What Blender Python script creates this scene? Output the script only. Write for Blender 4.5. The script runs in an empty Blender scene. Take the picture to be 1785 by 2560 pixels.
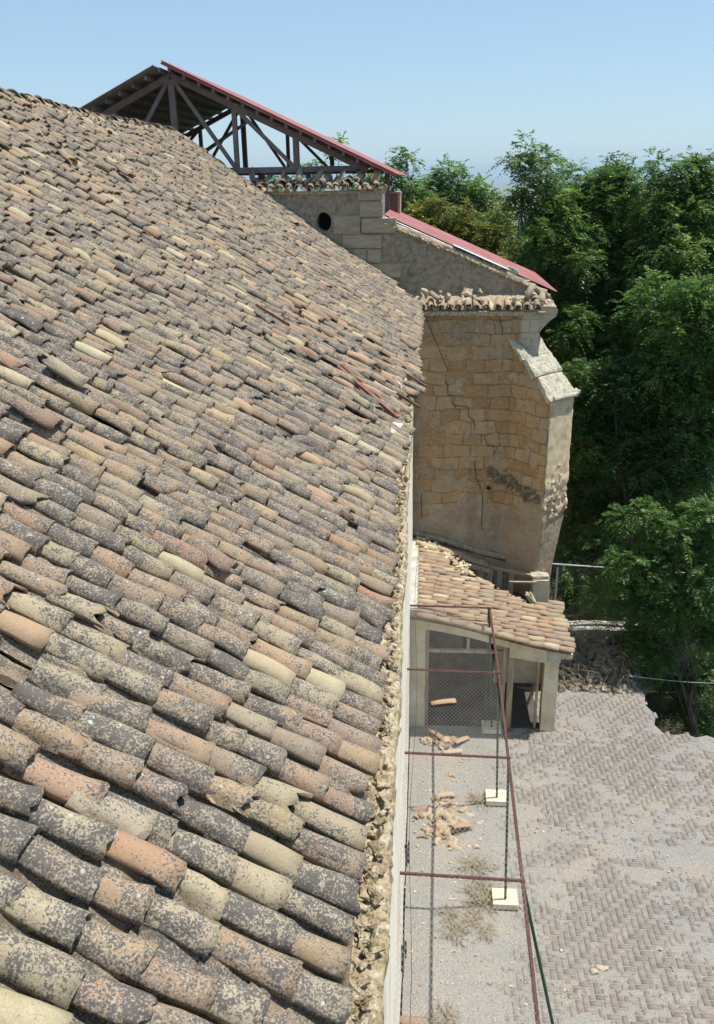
import bpy, math, random
import numpy as np
from mathutils import Vector, Matrix, noise as mnoise
random.seed(7); rng = np.random.default_rng(7)
S = bpy.context.scene
COL = S.collection
rad = math.radians

# ------------------------------------------------------------------ camera
PITCH, YAW, ROLL, CH, FPX = rad(21.3), rad(4.7), rad(1.0), 10.95, 2130.0
fw = Vector((-math.sin(YAW)*math.cos(PITCH), math.cos(YAW)*math.cos(PITCH), -math.sin(PITCH)))
r0 = Vector((math.cos(YAW), math.sin(YAW), 0)); u0 = r0.cross(fw)
rt = r0*math.cos(ROLL) - u0*math.sin(ROLL)
up = rt.cross(fw)
cam_d = bpy.data.cameras.new("camera"); cam = bpy.data.objects.new("camera", cam_d); COL.objects.link(cam)
cam.matrix_world = Matrix(((rt.x, up.x, -fw.x, 0), (rt.y, up.y, -fw.y, 0), (rt.z, up.z, -fw.z, CH), (0, 0, 0, 1)))
cam_d.sensor_fit = 'VERTICAL'; cam_d.sensor_height = 24; cam_d.lens = 24*FPX/2560
cam_d.clip_start = 0.1; cam_d.clip_end = 60000
S.camera = cam

def at(px, py, Y):
    d = fw*FPX + rt*(px-892.5) - up*(py-1280)
    t = Y/d.y
    return Vector((d.x*t, Y, CH+d.z*t))

# ------------------------------------------------------------------ world, sun, exposure
SUN = Vector((1.1, 0.15, 2.85)).normalized()
W = bpy.data.worlds.new("World"); S.world = W; W.use_nodes = True
wn = W.node_tree.nodes; wl = W.node_tree.links
sky = wn.new('ShaderNodeTexSky'); sky.sky_type = 'NISHITA'; sky.sun_disc = False
sky.sun_elevation = math.asin(SUN.z); sky.sun_rotation = math.atan2(SUN.x, SUN.y)
sky.altitude = 400; sky.air_density = 1.0; sky.dust_density = .1; sky.ozone_density = 2.2
bg = wn['Background']; bg.inputs['Strength'].default_value = 0.105
smx = wn.new('ShaderNodeMix'); smx.data_type = 'RGBA'; smx.inputs[0].default_value = .5
wl.new(sky.outputs['Color'], smx.inputs[6]); smx.inputs[7].default_value = (2.7, 4.2, 5.6, 1)
wl.new(smx.outputs[2], bg.inputs['Color'])
sd = bpy.data.lights.new("sun", 'SUN'); sd.energy = 4.2; sd.angle = rad(0.5); sd.color = (1.0, 0.955, 0.88)
so = bpy.data.objects.new("sun", sd); COL.objects.link(so)
so.rotation_euler = SUN.to_track_quat('Z', 'Y').to_euler()
S.view_settings.view_transform = 'Standard'; S.view_settings.look = 'None'
S.view_settings.exposure = 0.5; S.view_settings.gamma = 1
S.cycles.max_bounces = 6; S.cycles.diffuse_bounces = 3; S.cycles.glossy_bounces = 2
S.cycles.transmission_bounces = 3; S.cycles.volume_bounces = 0; S.cycles.use_denoising = True

# ------------------------------------------------------------------ tagging and linking
def tag(o, label=None, cat=None, group=None, kind=None):
    if label: o['label'] = label
    if cat: o['category'] = cat
    if group: o['group'] = group
    if kind: o['kind'] = kind
    return o

def thing(name, label, cat, loc=(0, 0, 0), rz=0, group=None):
    o = bpy.data.objects.new(name, None); COL.objects.link(o)
    o.location = loc; o.rotation_euler = (0, 0, rz); o.empty_display_size = .2
    return tag(o, label, cat, group)

def link(name, me, mat, parent=None, world=True):
    """link a mesh whose vertices are in world coordinates; under a parent at an offset the inverse is kept"""
    o = bpy.data.objects.new(name, me); COL.objects.link(o)
    if mat and not me.materials: me.materials.append(mat)
    if parent:
        o.parent = parent
        if world:
            root = parent; M = Matrix.Identity(4); chain = []
            while root: chain.append(root); root = root.parent
            for r in reversed(chain):
                M = M @ r.matrix_parent_inverse @ Matrix.LocRotScale(r.location, r.rotation_euler, r.scale)
            o.matrix_parent_inverse = M.inverted()
    return o

def np_mesh(name, V, loops, sizes, smooth=False, attrs=None):
    me = bpy.data.meshes.new(name)
    V = np.asarray(V, np.float32).reshape(-1, 3); loops = np.asarray(loops, np.int32).ravel(); sizes = np.asarray(sizes, np.int32)
    me.vertices.add(len(V)); me.vertices.foreach_set('co', V.ravel())
    me.loops.add(len(loops)); me.loops.foreach_set('vertex_index', loops)
    me.polygons.add(len(sizes)); st = np.zeros(len(sizes), np.int32); st[1:] = np.cumsum(sizes)[:-1]
    me.polygons.foreach_set('loop_start', st); me.polygons.foreach_set('loop_total', sizes)
    if smooth: me.polygons.foreach_set('use_smooth', np.ones(len(sizes), bool))
    me.update(calc_edges=True); me.validate()
    for n, (dom, typ, arr) in (attrs or {}).items():
        a = me.attributes.new(n, typ, dom)
        a.data.foreach_set('color' if 'COLOR' in typ else 'value', np.asarray(arr, np.float32).ravel())
    return me

class MB:
    """collects simple solids in world coordinates into one mesh"""
    def __init__(s): s.v = []; s.f = []
    def poly(s, pts, faces):
        b = len(s.v); s.v += [tuple(p) for p in pts]; s.f += [tuple(i+b for i in f) for f in faces]; return s
    def box(s, a, b):
        x0, y0, z0 = a; x1, y1, z1 = b
        return s.poly([(x0,y0,z0),(x1,y0,z0),(x1,y1,z0),(x0,y1,z0),(x0,y0,z1),(x1,y0,z1),(x1,y1,z1),(x0,y1,z1)],
                      [(0,3,2,1),(4,5,6,7),(0,1,5,4),(1,2,6,5),(2,3,7,6),(3,0,4,7)])
    def bar(s, p, q, w, h=None, side=None):
        p = Vector(p); q = Vector(q); d = (q-p).normalized(); h = h or w
        ref = Vector(side) if side else (Vector((0, 0, 1)) if abs(d.z) < .95 else Vector((0, 1, 0)))
        a = d.cross(ref).normalized(); b = a.cross(d).normalized()
        pts = []
        for c in (p, q):
            for sx, sy in ((-1,-1),(1,-1),(1,1),(-1,1)): pts.append(c+a*sx*w/2+b*sy*h/2)
        return s.poly(pts, [(0,1,2,3),(7,6,5,4),(0,4,5,1),(1,5,6,2),(2,6,7,3),(3,7,4,0)])
    def tube(s, pts, r, n=8, r2=None):
        pts = [Vector(p) for p in pts]; m = len(pts); rings = []
        a = None
        for i, p in enumerate(pts):
            d = (pts[min(i+1, m-1)]-pts[max(i-1, 0)]).normalized()
            if a is None:
                a = d.cross(Vector((0.31, 0.17, 0.93))).normalized()
            else: a = (a - d*a.dot(d)).normalized()
            b = d.cross(a); rr = r if r2 is None else r+(r2-r)*i/(m-1)
            rings.append([p+(a*math.cos(t*2*math.pi/n)+b*math.sin(t*2*math.pi/n))*rr for t in range(n)])
        base = [v for r_ in rings for v in r_]
        f = [(i*n+j, i*n+(j+1) % n, (i+1)*n+(j+1) % n, (i+1)*n+j) for i in range(m-1) for j in range(n)]
        f += [tuple(range(n))[::-1], tuple((m-1)*n+j for j in range(n))]
        return s.poly(base, f)
    def rock(s, c, size, seed=0, sub=1, jag=.25, rot=None):
        R = rot or Matrix.Rotation(random.uniform(0, 6.28), 3, Vector((random.gauss(0,1), random.gauss(0,1), random.gauss(0,1))).normalized())
        n = 2+sub; pts = []; idx = {}; faces = []
        def vid(p):
            k = tuple(round(x, 4) for x in p)
            if k not in idx:
                v = Vector(p); v = v.lerp(v.normalized()*1.1, .35)
                v *= 1+random.uniform(-jag, jag)*.6
                idx[k] = len(pts); pts.append(Vector(c)+R @ Vector((v.x*size[0]/2, v.y*size[1]/2, v.z*size[2]/2)))
            return idx[k]
        for ax in range(3):
            for sg in (-1, 1):
                for i in range(n):
                    for j in range(n):
                        q = []
                        for (di, dj) in ((0,0),(1,0),(1,1),(0,1)):
                            p = [0,0,0]; p[ax] = sg; p[(ax+1) % 3] = -1+2*(i+di)/n; p[(ax+2) % 3] = -1+2*(j+dj)/n
                            q.append(vid(p))
                        faces.append(q if sg > 0 else q[::-1])
        return s.poly(pts, faces)
    def mesh(s, name, smooth=False):
        me = bpy.data.meshes.new(name); me.from_pydata(s.v, [], s.f); me.update()
        if smooth: me.polygons.foreach_set('use_smooth', [True]*len(me.polygons))
        return me
    def build(s, name, mat, parent=None, smooth=False): return link(name, s.mesh(name, smooth), mat, parent)

def sm(t): t = min(1, max(0, t)); return t*t*(3-2*t)
def fbm(p, sc=1.0, oct=3):
    return mnoise.fractal(Vector(p)*sc, .9, 2.1, oct)

class Pile:
    def __init__(s): s.items = []
    def rock(s, c, size, **k):
        m = MB(); m.rock(c, size, **k); s.items.append((max(size)/(Vector(c)-Vector((0, 0, CH))).length, m)); return s
    def build(s, name, mat, parent, one='stone', top=40):
        s.items.sort(key=lambda t: -t[0]); rest = MB()
        for i, (sc, m) in enumerate(s.items):
            if i < top: m.build(one, mat, parent)
            else: rest.poly(m.v, m.f)
        if rest.v: tag(rest.build(name, mat, parent), kind='stuff')

# ------------------------------------------------------------------ materials
def new_mat(name):
    m = bpy.data.materials.new(name); m.use_nodes = True
    nt = m.node_tree; b = nt.nodes['Principled BSDF']; return m, nt, b
class G:
    def __init__(s, nt): s.nt = nt
    def n(s, t, **k):
        x = s.nt.nodes.new(t)
        for a, v in k.items(): setattr(x, a, v)
        return x
    def l(s, a, b): s.nt.links.new(a, b)
    def pos(s):
        if not hasattr(s, '_p'): s._p = s.n('ShaderNodeNewGeometry').outputs['Position']
        return s._p
    def mapp(s, scale=(1,1,1), loc=(0,0,0)):
        m = s.n('ShaderNodeMapping'); s.l(s.pos(), m.inputs['Vector']); m.inputs['Scale'].default_value = scale
        m.inputs['Location'].default_value = loc; return m.outputs[0]
    def noise(s, scale, detail=4, rough=.6, vec=None, dist=0):
        x = s.n('ShaderNodeTexNoise'); s.l(vec if vec is not None else s.pos(), x.inputs['Vector'])
        x.inputs['Scale'].default_value = scale; x.inputs['Detail'].default_value = detail
        x.inputs['Roughness'].default_value = rough; x.inputs['Distortion'].default_value = dist
        return x.outputs['Fac']
    def ramp(s, fac, stops, interp='LINEAR'):
        r = s.n('ShaderNodeValToRGB'); s.l(fac, r.inputs[0]); e = r.color_ramp.elements; r.color_ramp.interpolation = interp
        while len(e) < len(stops): e.new(.5)
        for i, (p, c) in enumerate(stops):
            e[i].position = p; e[i].color = (c, c, c, 1) if isinstance(c, (int, float)) else (*c, 1)
        return r.outputs[0]
    def math(s, op, a, b=0.0, clamp=False):
        m = s.n('ShaderNodeMath', operation=op, use_clamp=clamp)
        for i, v in enumerate((a, b)):
            if isinstance(v, (int, float)): m.inputs[i].default_value = v
            else: s.l(v, m.inputs[i])
        return m.outputs[0]
    def mix(s, fac, a, b, mode='MIX'):
        m = s.n('ShaderNodeMix', data_type='RGBA', blend_type=mode)
        for i, v in ((0, fac), (6, a), (7, b)):
            if isinstance(v, (int, float)): m.inputs[i].default_value = v
            elif isinstance(v, tuple): m.inputs[i].default_value = (*v, 1)
            else: s.l(v, m.inputs[i])
        return m.outputs[2]
    def bump(s, h, strength, dist, b):
        x = s.n('ShaderNodeBump'); x.inputs['Strength'].default_value = strength; x.inputs['Distance'].default_value = dist
        s.l(h, x.inputs['Height']); s.l(x.outputs[0], b.inputs['Normal'])
    def attr(s, name):
        a = s.n('ShaderNodeAttribute', attribute_name=name); return a.outputs
    def rnd(s): return s.n('ShaderNodeObjectInfo').outputs['Random']

def mat_noise(name, stops, scale=4, rough=.85, bump=.3, bscale=40, bdist=.01, metallic=0, fine=None, mapscale=(1,1,1), detail=6):
    m, nt, b = new_mat(name); g = G(nt)
    f = g.noise(scale, detail, .65, g.mapp(mapscale))
    c = g.ramp(f, stops)
    if fine:
        f2 = g.ramp(g.noise(fine[0], 5, .7), [(fine[2], 0), (fine[3], 1)])
        c = g.mix(f2, c, fine[1])
    g.l(c, b.inputs['Base Color'])
    b.inputs['Roughness'].default_value = rough; b.inputs['Metallic'].default_value = metallic
    b.inputs['Specular IOR Level'].default_value = .25
    if bump: g.bump(g.noise(bscale, 5, .7), bump, bdist, b)
    return m

def tile_mat(name, lich=1.0, dark=(.105, .09, .08), pale=(.40, .37, .31)):
    m, nt, b = new_mat(name); g = G(nt)
    t = g.attr('tint'); la = g.attr('lich')[2]
    patch = g.noise(5.5, 4, .65)
    base = g.mix(g.ramp(g.noise(14, 4, .7), [(.4, 0), (.65, .6)]), t[0], (.36, .27, .155))
    base = g.mix(.55, t[0], base)
    base = g.mix(g.ramp(g.noise(170, 2, .5), [(.35, 0), (.75, .35)]), base, (.14, .105, .085))
    cov = g.math('ADD', g.math('MULTIPLY', g.math('SUBTRACT', la, .95), .17), g.math('MULTIPLY', g.math('SUBTRACT', patch, .5), .52))
    cov = g.math('ADD', cov, g.math('MULTIPLY', g.math('SUBTRACT', g.noise(24, 5, .72, g.mapp((1,1,1), (6, 1, 8))), .5), .55))
    # pale crusty lichen, then dark spots over it
    n1 = g.math('ADD', g.noise(135, 4, .70), g.math('ADD', cov, .055))
    c = g.mix(g.ramp(n1, [(.56, 0), (.62, .9)]), base, pale)
    n2 = g.math('ADD', g.noise(115, 4, .72, g.mapp((1,1,1), (3.1, 7.7, 1.3))), g.math('ADD', cov, .03))
    d = g.ramp(n2, [(.505, 0), (.59, 1)])
    c = g.mix(g.math('MULTIPLY', d, .93*lich), c, dark)
    # white-grey rosettes
    v = g.n('ShaderNodeTexVoronoi', feature='F1'); g.l(g.pos(), v.inputs['Vector']); v.inputs['Scale'].default_value = 26
    ro = g.math('MULTIPLY', g.ramp(v.outputs['Distance'], [(.16, 1), (.24, 0)]), g.ramp(g.noise(9, 2, .5, g.mapp((1,1,1), (9, 2, 5))), [(.55, 0), (.66, .7)]))
    c = g.mix(g.math('MULTIPLY', ro, la), c, (.5, .5, .46))
    g.l(c, b.inputs['Base Color']); b.inputs['Roughness'].default_value = .92; b.inputs['Specular IOR Level'].default_value = .15
    h = g.math('ADD', g.noise(60, 6, .75), g.math('MULTIPLY', g.noise(12, 3, .6), .8))
    g.bump(h, .55, .006, b)
    return m

M = {}
M['tile'] = tile_mat('weathered_clay_tile')
M['tile_clean'] = tile_mat('clay_tile', .55)
M['ridge'] = tile_mat('ridge_tile_clay', 1.0)
M['mortar'] = mat_noise('lime_mortar', [(.3, (.22,.16,.09)), (.48, (.42,.33,.2)), (.6, (.58,.5,.36)), (.7, (.7,.64,.52))], 22, .95, 1, 42, .02, fine=(38, (.10,.07,.045), .53, .66))
M['rubble'] = mat_noise('rubble_stone', [(.3, (.30,.22,.13)), (.5, (.5,.41,.28)), (.7, (.66,.6,.47))], 11, .95, .6, 60, .008)
M['white'] = mat_noise('whitewashed_plaster', [(.3, (.62,.54,.42)), (.5, (.82,.75,.61)), (.7, (.87,.82,.7))], 2.5, .9, .35, 30, .006, fine=(18, (.33,.31,.28), .66, .74), mapscale=(1,1,.4))
M['rust'] = mat_noise('rusty_steel', [(.35, (.07,.032,.03)), (.6, (.13,.06,.05))], 18, .75, .3, 90, .002)
M['green'] = mat_noise('green_painted_steel', [(.35, (.02,.055,.03)), (.7, (.035,.085,.045))], 12, .55, .1, 60, .001)
M['steel'] = mat_noise('brown_primed_steel', [(.3, (.19,.14,.13)), (.6, (.27,.215,.205)), (.75, (.34,.29,.27))], 5, .6, .15, 50, .002, fine=(22, (.08,.05,.04), .62, .7))
M['dark_sheet'] = mat_noise('grey_sheet_underside', [(.3, (.2,.2,.19)), (.7, (.34,.34,.33))], 2.5, .5, .1, 20, .003)
M['red_sheet'] = mat_noise('red_lacquered_sheet', [(.3, (.24,.085,.08)), (.55, (.32,.125,.12)), (.75, (.42,.23,.2))], 1.7, .55, .1, 30, .002)
M['clear_sheet'] = mat_noise('milky_plastic_sheet', [(.3, (.5,.55,.58)), (.7, (.75,.78,.8))], 3, .3, .1, 30, .002)
M['wood'] = mat_noise('weathered_wood', [(.3, (.2,.15,.1)), (.55, (.33,.27,.2)), (.75, (.45,.38,.29))], 14, .85, .5, 60, .004, mapscale=(1,1,.12))
M['dark_wood'] = mat_noise('old_roof_timber', [(.3, (.09,.06,.04)), (.6, (.2,.13,.09))], 12, .9, .5, 60, .004)
M['batten'] = mat_noise('reddish_old_batten', [(.3, (.14,.07,.045)), (.6, (.26,.14,.09)), (.8, (.36,.23,.16))], 14, .9, .5, 60, .004)
M['porch_plaster'] = mat_noise('cracked_cream_plaster', [(.3, (.42,.35,.23)), (.5, (.58,.50,.35)), (.7, (.66,.6,.45))], 2.2, .9, .35, 25, .006, fine=(9, (.25,.22,.17), .64, .72))
M['inner_plaster'] = mat_noise('darkened_inner_plaster', [(.3, (.06,.05,.042)), (.7, (.12,.105,.09))], 2, .95, .3, 25, .006)  # plaster darkened so the porch's inner shade sits in the colour
M['concrete'] = mat_noise('concrete', [(.3, (.3,.29,.26)), (.5, (.42,.4,.36)), (.7, (.52,.5,.45))], 4, .9, .5, 60, .006)
M['footing'] = mat_noise('cream_block', [(.3, (.5,.45,.33)), (.6, (.66,.6,.46))], 14, .9, .6, 50, .006)
M['footing_side'] = mat_noise('brick_edge', [(.3, (.2,.1,.06)), (.7, (.33,.19,.13))], 12, .9, .4, 60, .004)
M['wire'] = mat_noise('galvanised_wire', [(.3, (.24,.23,.21)), (.7, (.38,.36,.33))], 12, .6, 0)
M['dark_wire'] = mat_noise('black_cable', [(.3, (.015,.015,.015)), (.7, (.04,.035,.03))], 12, .6, 0)
M['galv'] = mat_noise('galvanised_tube', [(.3, (.42,.44,.46)), (.7, (.6,.62,.64))], 6, .4, .1, 40, .001, metallic=.4)
M['bark'] = mat_noise('bark', [(.3, (.06,.045,.035)), (.6, (.14,.115,.09))], 12, .9, .8, 30, .012, mapscale=(1,1,.3))
M['dry'] = mat_noise('dry_stalks', [(.3, (.15,.115,.075)), (.7, (.33,.27,.17))], 20, .9, 0)
M['red_brick'] = mat_noise('red_brown_render', [(.3, (.16,.09,.075)), (.7, (.26,.16,.13))], 3, .9, .4, 25, .006)
M['void'] = mat_noise('dark_interior', [(.3, (.02,.018,.016)), (.7, (.035,.03,.027))], 3, .95, 0)  # near-black colour standing in for unlit depth

def soil_mat():
    m, nt, b = new_mat('terrain_soil'); g = G(nt)
    big = g.noise(.0028, 6, .62, g.mapp((1, 2.6, 1)))
    v = g.n('ShaderNodeTexVoronoi', feature='F1'); g.l(g.mapp((.004, .010, 1)), v.inputs['Vector']); v.inputs['Scale'].default_value = 1
    far = g.mix(g.ramp(big, [(.42, 0), (.58, 1)]), (.30, .25, .16), (.11, .13, .07))
    far = g.mix(.45, far, g.mix(g.n('ShaderNodeSeparateColor').outputs[0], (.32,.27,.18), (.1,.12,.07)))
    sc = nt.nodes[-1] if False else None
    near = g.ramp(g.noise(1.6, 6, .7), [(.3, (.03,.028,.018)), (.55, (.06,.052,.034)), (.75, (.10,.085,.055))])  # near soil darkened, tree shade painted into the ground colour
    sx = g.n('ShaderNodeSeparateXYZ'); g.l(g.pos(), sx.inputs[0])
    c = g.mix(g.ramp(g.math('MULTIPLY', sx.outputs[1], .002), [(.4, 0), (.9, 1)]), near, far)
    for nd in nt.nodes:
        if nd.bl_idname == 'ShaderNodeSeparateColor': g.l(v.outputs['Color'], nd.inputs[0])
    g.l(c, b.inputs['Base Color']); b.inputs['Roughness'].default_value = 1; b.inputs['Specular IOR Level'].default_value = .05
    g.bump(g.noise(6, 6, .7), .6, .05, b)
    return m
M['soil'] = soil_mat()

def dust_color(g):
    a = g.noise(1.1, 6, .65); f = g.noise(60, 6, .8)
    c = g.ramp(a, [(.3, (.215,.21,.20)), (.5, (.265,.25,.23)), (.62, (.305,.26,.21)), (.75, (.235,.232,.225))])
    c = g.mix(g.ramp(f, [(.47, 0), (.62, .7)]), c, (.44,.41,.36))
    c = g.mix(g.ramp(g.noise(48, 6, .8, g.mapp((1,1,1), (4,4,4))), [(.49, 0), (.6, .8)]), c, (.125,.11,.095))
    return c
def sand_mat():
    m, nt, b = new_mat('dusty_sand'); g = G(nt)
    g.l(dust_color(g), b.inputs['Base Color']); b.inputs['Roughness'].default_value = .95
    g.bump(g.noise(55, 6, .8), .7, .008, b); return m
M['sand'] = sand_mat()
def paver_mat():
    m, nt, b = new_mat('clay_pavers'); g = G(nt)
    t = g.attr('tint')
    c = g.mix(g.ramp(g.noise(26, 5, .75), [(.35, 0), (.7, .8)]), t[0], (.28, .25, .22))
    # dust lying over the bricks: bands and the strip along the wall
    sx = g.n('ShaderNodeSeparateXYZ'); g.l(g.pos(), sx.inputs[0])
    left = g.ramp(g.math('ADD', g.math('MULTIPLY', sx.outputs[0], .25), g.math('MULTIPLY', g.noise(.9, 4, .6), .5)), [(.58, 1), (.86, 0)])
    band = g.ramp(g.noise(.5, 5, .62, g.mapp((.35, 1.25, 1), (2, .7, 0))), [(.5, 0), (.66, 1)])
    far = g.ramp(g.math('ADD', g.math('MULTIPLY', sx.outputs[1], .05), g.math('MULTIPLY', g.noise(1.3, 4, .6), .25)), [(.84, 0), (.98, .9)])
    cov = g.math('MAXIMUM', g.math('MAXIMUM', left, g.math('MULTIPLY', band, .8)), far)
    k = g.math('ADD', g.noise(38, 6, .8), g.math('MULTIPLY', cov, .5))
    k = g.ramp(k, [(.60, 0), (.82, 1)])
    c = g.mix(k, c, dust_color(g))
    g.l(c, b.inputs['Base Color']); b.inputs['Roughness'].default_value = .92; b.inputs['Specular IOR Level'].default_value = .2
    g.bump(g.noise(70, 6, .8), .6, .005, b); return m
M['paver'] = paver_mat()

def facade_mat(name, mapping='XZ', dark=1.0):
    m, nt, b = new_mat(name); g = G(nt)
    sx = g.n('ShaderNodeSeparateXYZ'); g.l(g.pos(), sx.inputs[0])
    cb = g.n('ShaderNodeCombineXYZ')
    if mapping == 'XZ': g.l(sx.outputs[0], cb.inputs[0])
    else: g.l(g.math('SUBTRACT', g.math('MULTIPLY', sx.outputs[0], 1.0), g.math('MULTIPLY', sx.outputs[1], .9)), cb.inputs[0])
    g.l(sx.outputs[2], cb.inputs[1])
    wob = g.n('ShaderNodeVectorMath', operation='ADD')
    nz = g.n('ShaderNodeTexNoise'); g.l(g.pos(), nz.inputs['Vector']); nz.inputs['Scale'].default_value = 2.2; nz.inputs['Detail'].default_value = 4
    sc = g.n('ShaderNodeVectorMath', operation='SCALE'); g.l(nz.outputs['Color'], sc.inputs[0]); sc.inputs['Scale'].default_value = .22
    g.l(cb.outputs[0], wob.inputs[0]); g.l(sc.outputs[0], wob.inputs[1])
    br = g.n('ShaderNodeTexBrick'); g.l(wob.outputs[0], br.inputs['Vector'])
    for k, v in (('Scale', 1.0), ('Mortar Size', .018), ('Mortar Smooth', .8), ('Brick Width', .60), ('Row Height', .29), ('Bias', -.1)): br.inputs[k].default_value = v
    br.inputs['Color1'].default_value = (0, 0, 0, 1); br.inputs['Color2'].default_value = (1, 1, 1, 1); br.inputs['Mortar'].default_value = (.5, .5, .5, 1)
    br.offset = .42; br.squash = .68; br.squash_frequency = 3; br.offset_frequency = 2
    stone = g.ramp(br.outputs['Color'], [(.0, (.34,.21,.10)), (.3, (.42,.27,.13)), (.55, (.46,.34,.20)), (.8, (.40,.30,.19)), (1, (.5,.4,.26))])
    stone = g.mix(g.ramp(g.noise(3.4, 6, .7), [(.4, 0), (.68, .6)]), stone, (.36, .225, .11))
    stone = g.mix(g.ramp(g.noise(24, 6, .75), [(.5, 0), (.75, .5)]), stone, (.2, .13, .08))
    plast = g.ramp(g.noise(1.4, 6, .68), [(.3, (.28,.225,.165)), (.5, (.38,.31,.23)), (.7, (.46,.40,.31))])
    plast = g.mix(g.ramp(g.noise(16, 6, .75), [(.55, 0), (.75, .45)]), plast, (.22,.17,.12))
    # plaster below, left and in patches; bare stone in the middle and right
    hz = g.math('ADD', sx.outputs[2], g.math('MULTIPLY', g.noise(1.1, 5, .7), 2.2))
    hx = g.math('ADD', sx.outputs[0], g.math('MULTIPLY', g.noise(1.3, 5, .7, g.mapp((1,1,1), (5, 0, 2))), 1.6))
    low = g.ramp(g.math('MULTIPLY', hz, .1), [(.47, 1), (.49, 0)])
    lef = g.math('MULTIPLY', g.ramp(g.math('MULTIPLY', hx, .25), [(.12, 1), (.24, 0)]), .7)
    pat = g.ramp(g.noise(1.8, 6, .7, g.mapp((1,1,1), (1.7, 0, 6))), [(.56, 0), (.6, .8)])
    pm = g.math('MAXIMUM', g.math('MAXIMUM', low, lef), pat)
    cz = g.math('ADD', g.math('MULTIPLY', sx.outputs[2], .1), g.math('MULTIPLY', g.noise(2.5, 4, .6), .03)); cxx = g.math('ADD', g.math('MULTIPLY', sx.outputs[0], .25), g.math('MULTIPLY', g.noise(3.1, 4, .6), .06))
    corner = g.math('MULTIPLY', g.ramp(cz, [(.70, 0), (.705, 1)]), g.ramp(cxx, [(.555, 0), (.575, 1)]))
    if mapping == 'D': corner = 0.0
    mort = g.ramp(br.outputs['Fac'], [(.2, 0), (.9, 1)])
    joint = g.ramp(g.noise(2.0, 5, .7), [(.38, .05), (.56, 1)])
    st = g.mix(g.math('MULTIPLY', mort, joint), stone, (.25, .18, .115))
    c = g.mix(pm, st, plast)
    stain = g.ramp(g.noise(1.2, 5, .7, g.mapp((1.6, 1, .35))), [(.55, 0), (.72, .55)])
    c = g.mix(stain, c, (.17, .13, .095))
    c = g.mix(corner, c, (.50, .46, .36))
    c = g.mix(g.ramp(g.noise(55, 6, .8), [(.48, 0), (.66, .55)]), c, (.16, .11, .07))
    c = g.mix(g.ramp(g.noise(9, 5, .75, g.mapp((1,1,1.6), (2, 2, 9))), [(.52, 0), (.68, .5)]), c, (.52, .43, .29))
    c = g.mix(g.ramp(g.noise(4.5, 6, .75, g.mapp((1,1,1), (8, 1, 3))), [(.56, 0), (.64, .75)]), c, (.36, .20, .085))
    if dark != 1.0: c = g.mix(1.0, c, (dark, dark, dark), 'MULTIPLY')
    g.l(c, b.inputs['Base Color']); b.inputs['Roughness'].default_value = .95; b.inputs['Specular IOR Level'].default_value = .1
    h = g.math('SUBTRACT', g.math('MULTIPLY', g.noise(16, 6, .75), .8), g.math('MULTIPLY', g.math('MULTIPLY', mort, joint), g.math('SUBTRACT', 1.0, pm)))
    h = g.math('ADD', h, g.math('MULTIPLY', pm, .5))
    g.bump(h, 1.0, .03, b); return m
M['end_plaster_sunlit'] = mat_noise('sunlit_buttress_render', [(.3, (.44,.33,.19)), (.5, (.66,.53,.34)), (.7, (.72,.61,.43))], 5, .95, .9, 40, .015, fine=(14, (.2,.15,.1), .6, .7))  # cream plaster, brightened and warmed to carry the sunlight on the end face
M['facade'] = facade_mat('ochre_ashlar_and_plaster')
M['facade_d'] = facade_mat('ochre_ashlar_buttress', 'D')
M['greywall'] = mat_noise('grey_tan_plaster', [(.3, (.17,.14,.10)), (.43, (.31,.26,.185)), (.5, (.40,.335,.24)), (.57, (.27,.23,.165)), (.7, (.44,.38,.28))], 3.2, .95, .9, 22, .02, fine=(11, (.15,.13,.105), .52, .68))
M['quoin'] = mat_noise('pale_dressed_stone', [(.3, (.30,.25,.175)), (.55, (.42,.355,.255)), (.75, (.5,.44,.33))], 3, .95, .5, 30, .008, mapscale=(1,1,4))
M['coping'] = mat_noise('pale_coping_stone', [(.3, (.27,.25,.2)), (.5, (.47,.43,.33)), (.75, (.6,.55,.43))], 6, .95, 1, 25, .02, fine=(16, (.12,.11,.095), .53, .68))

def leaf_mat(name, sh=(0, 0, 0)):
    m, nt, b = new_mat(name); g = G(nt)
    t = g.attr('tint'); g.l(t[0], b.inputs['Base Color'])
    b.inputs['Roughness'].default_value = .45; b.inputs['Specular IOR Level'].default_value = .35
    tr = g.n('ShaderNodeBsdfTranslucent'); g.l(g.mix(1.0, t[0], (1.3, 1.5, .5), 'MULTIPLY'), tr.inputs['Color'])
    mx = g.n('ShaderNodeMixShader'); mx.inputs[0].default_value = .4
    g.l(b.outputs[0], mx.inputs[1]); g.l(tr.outputs[0], mx.inputs[2])
    g.l(mx.outputs[0], nt.nodes['Material Output'].inputs['Surface']); return m
M['leaf'] = leaf_mat('leaves')

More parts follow.
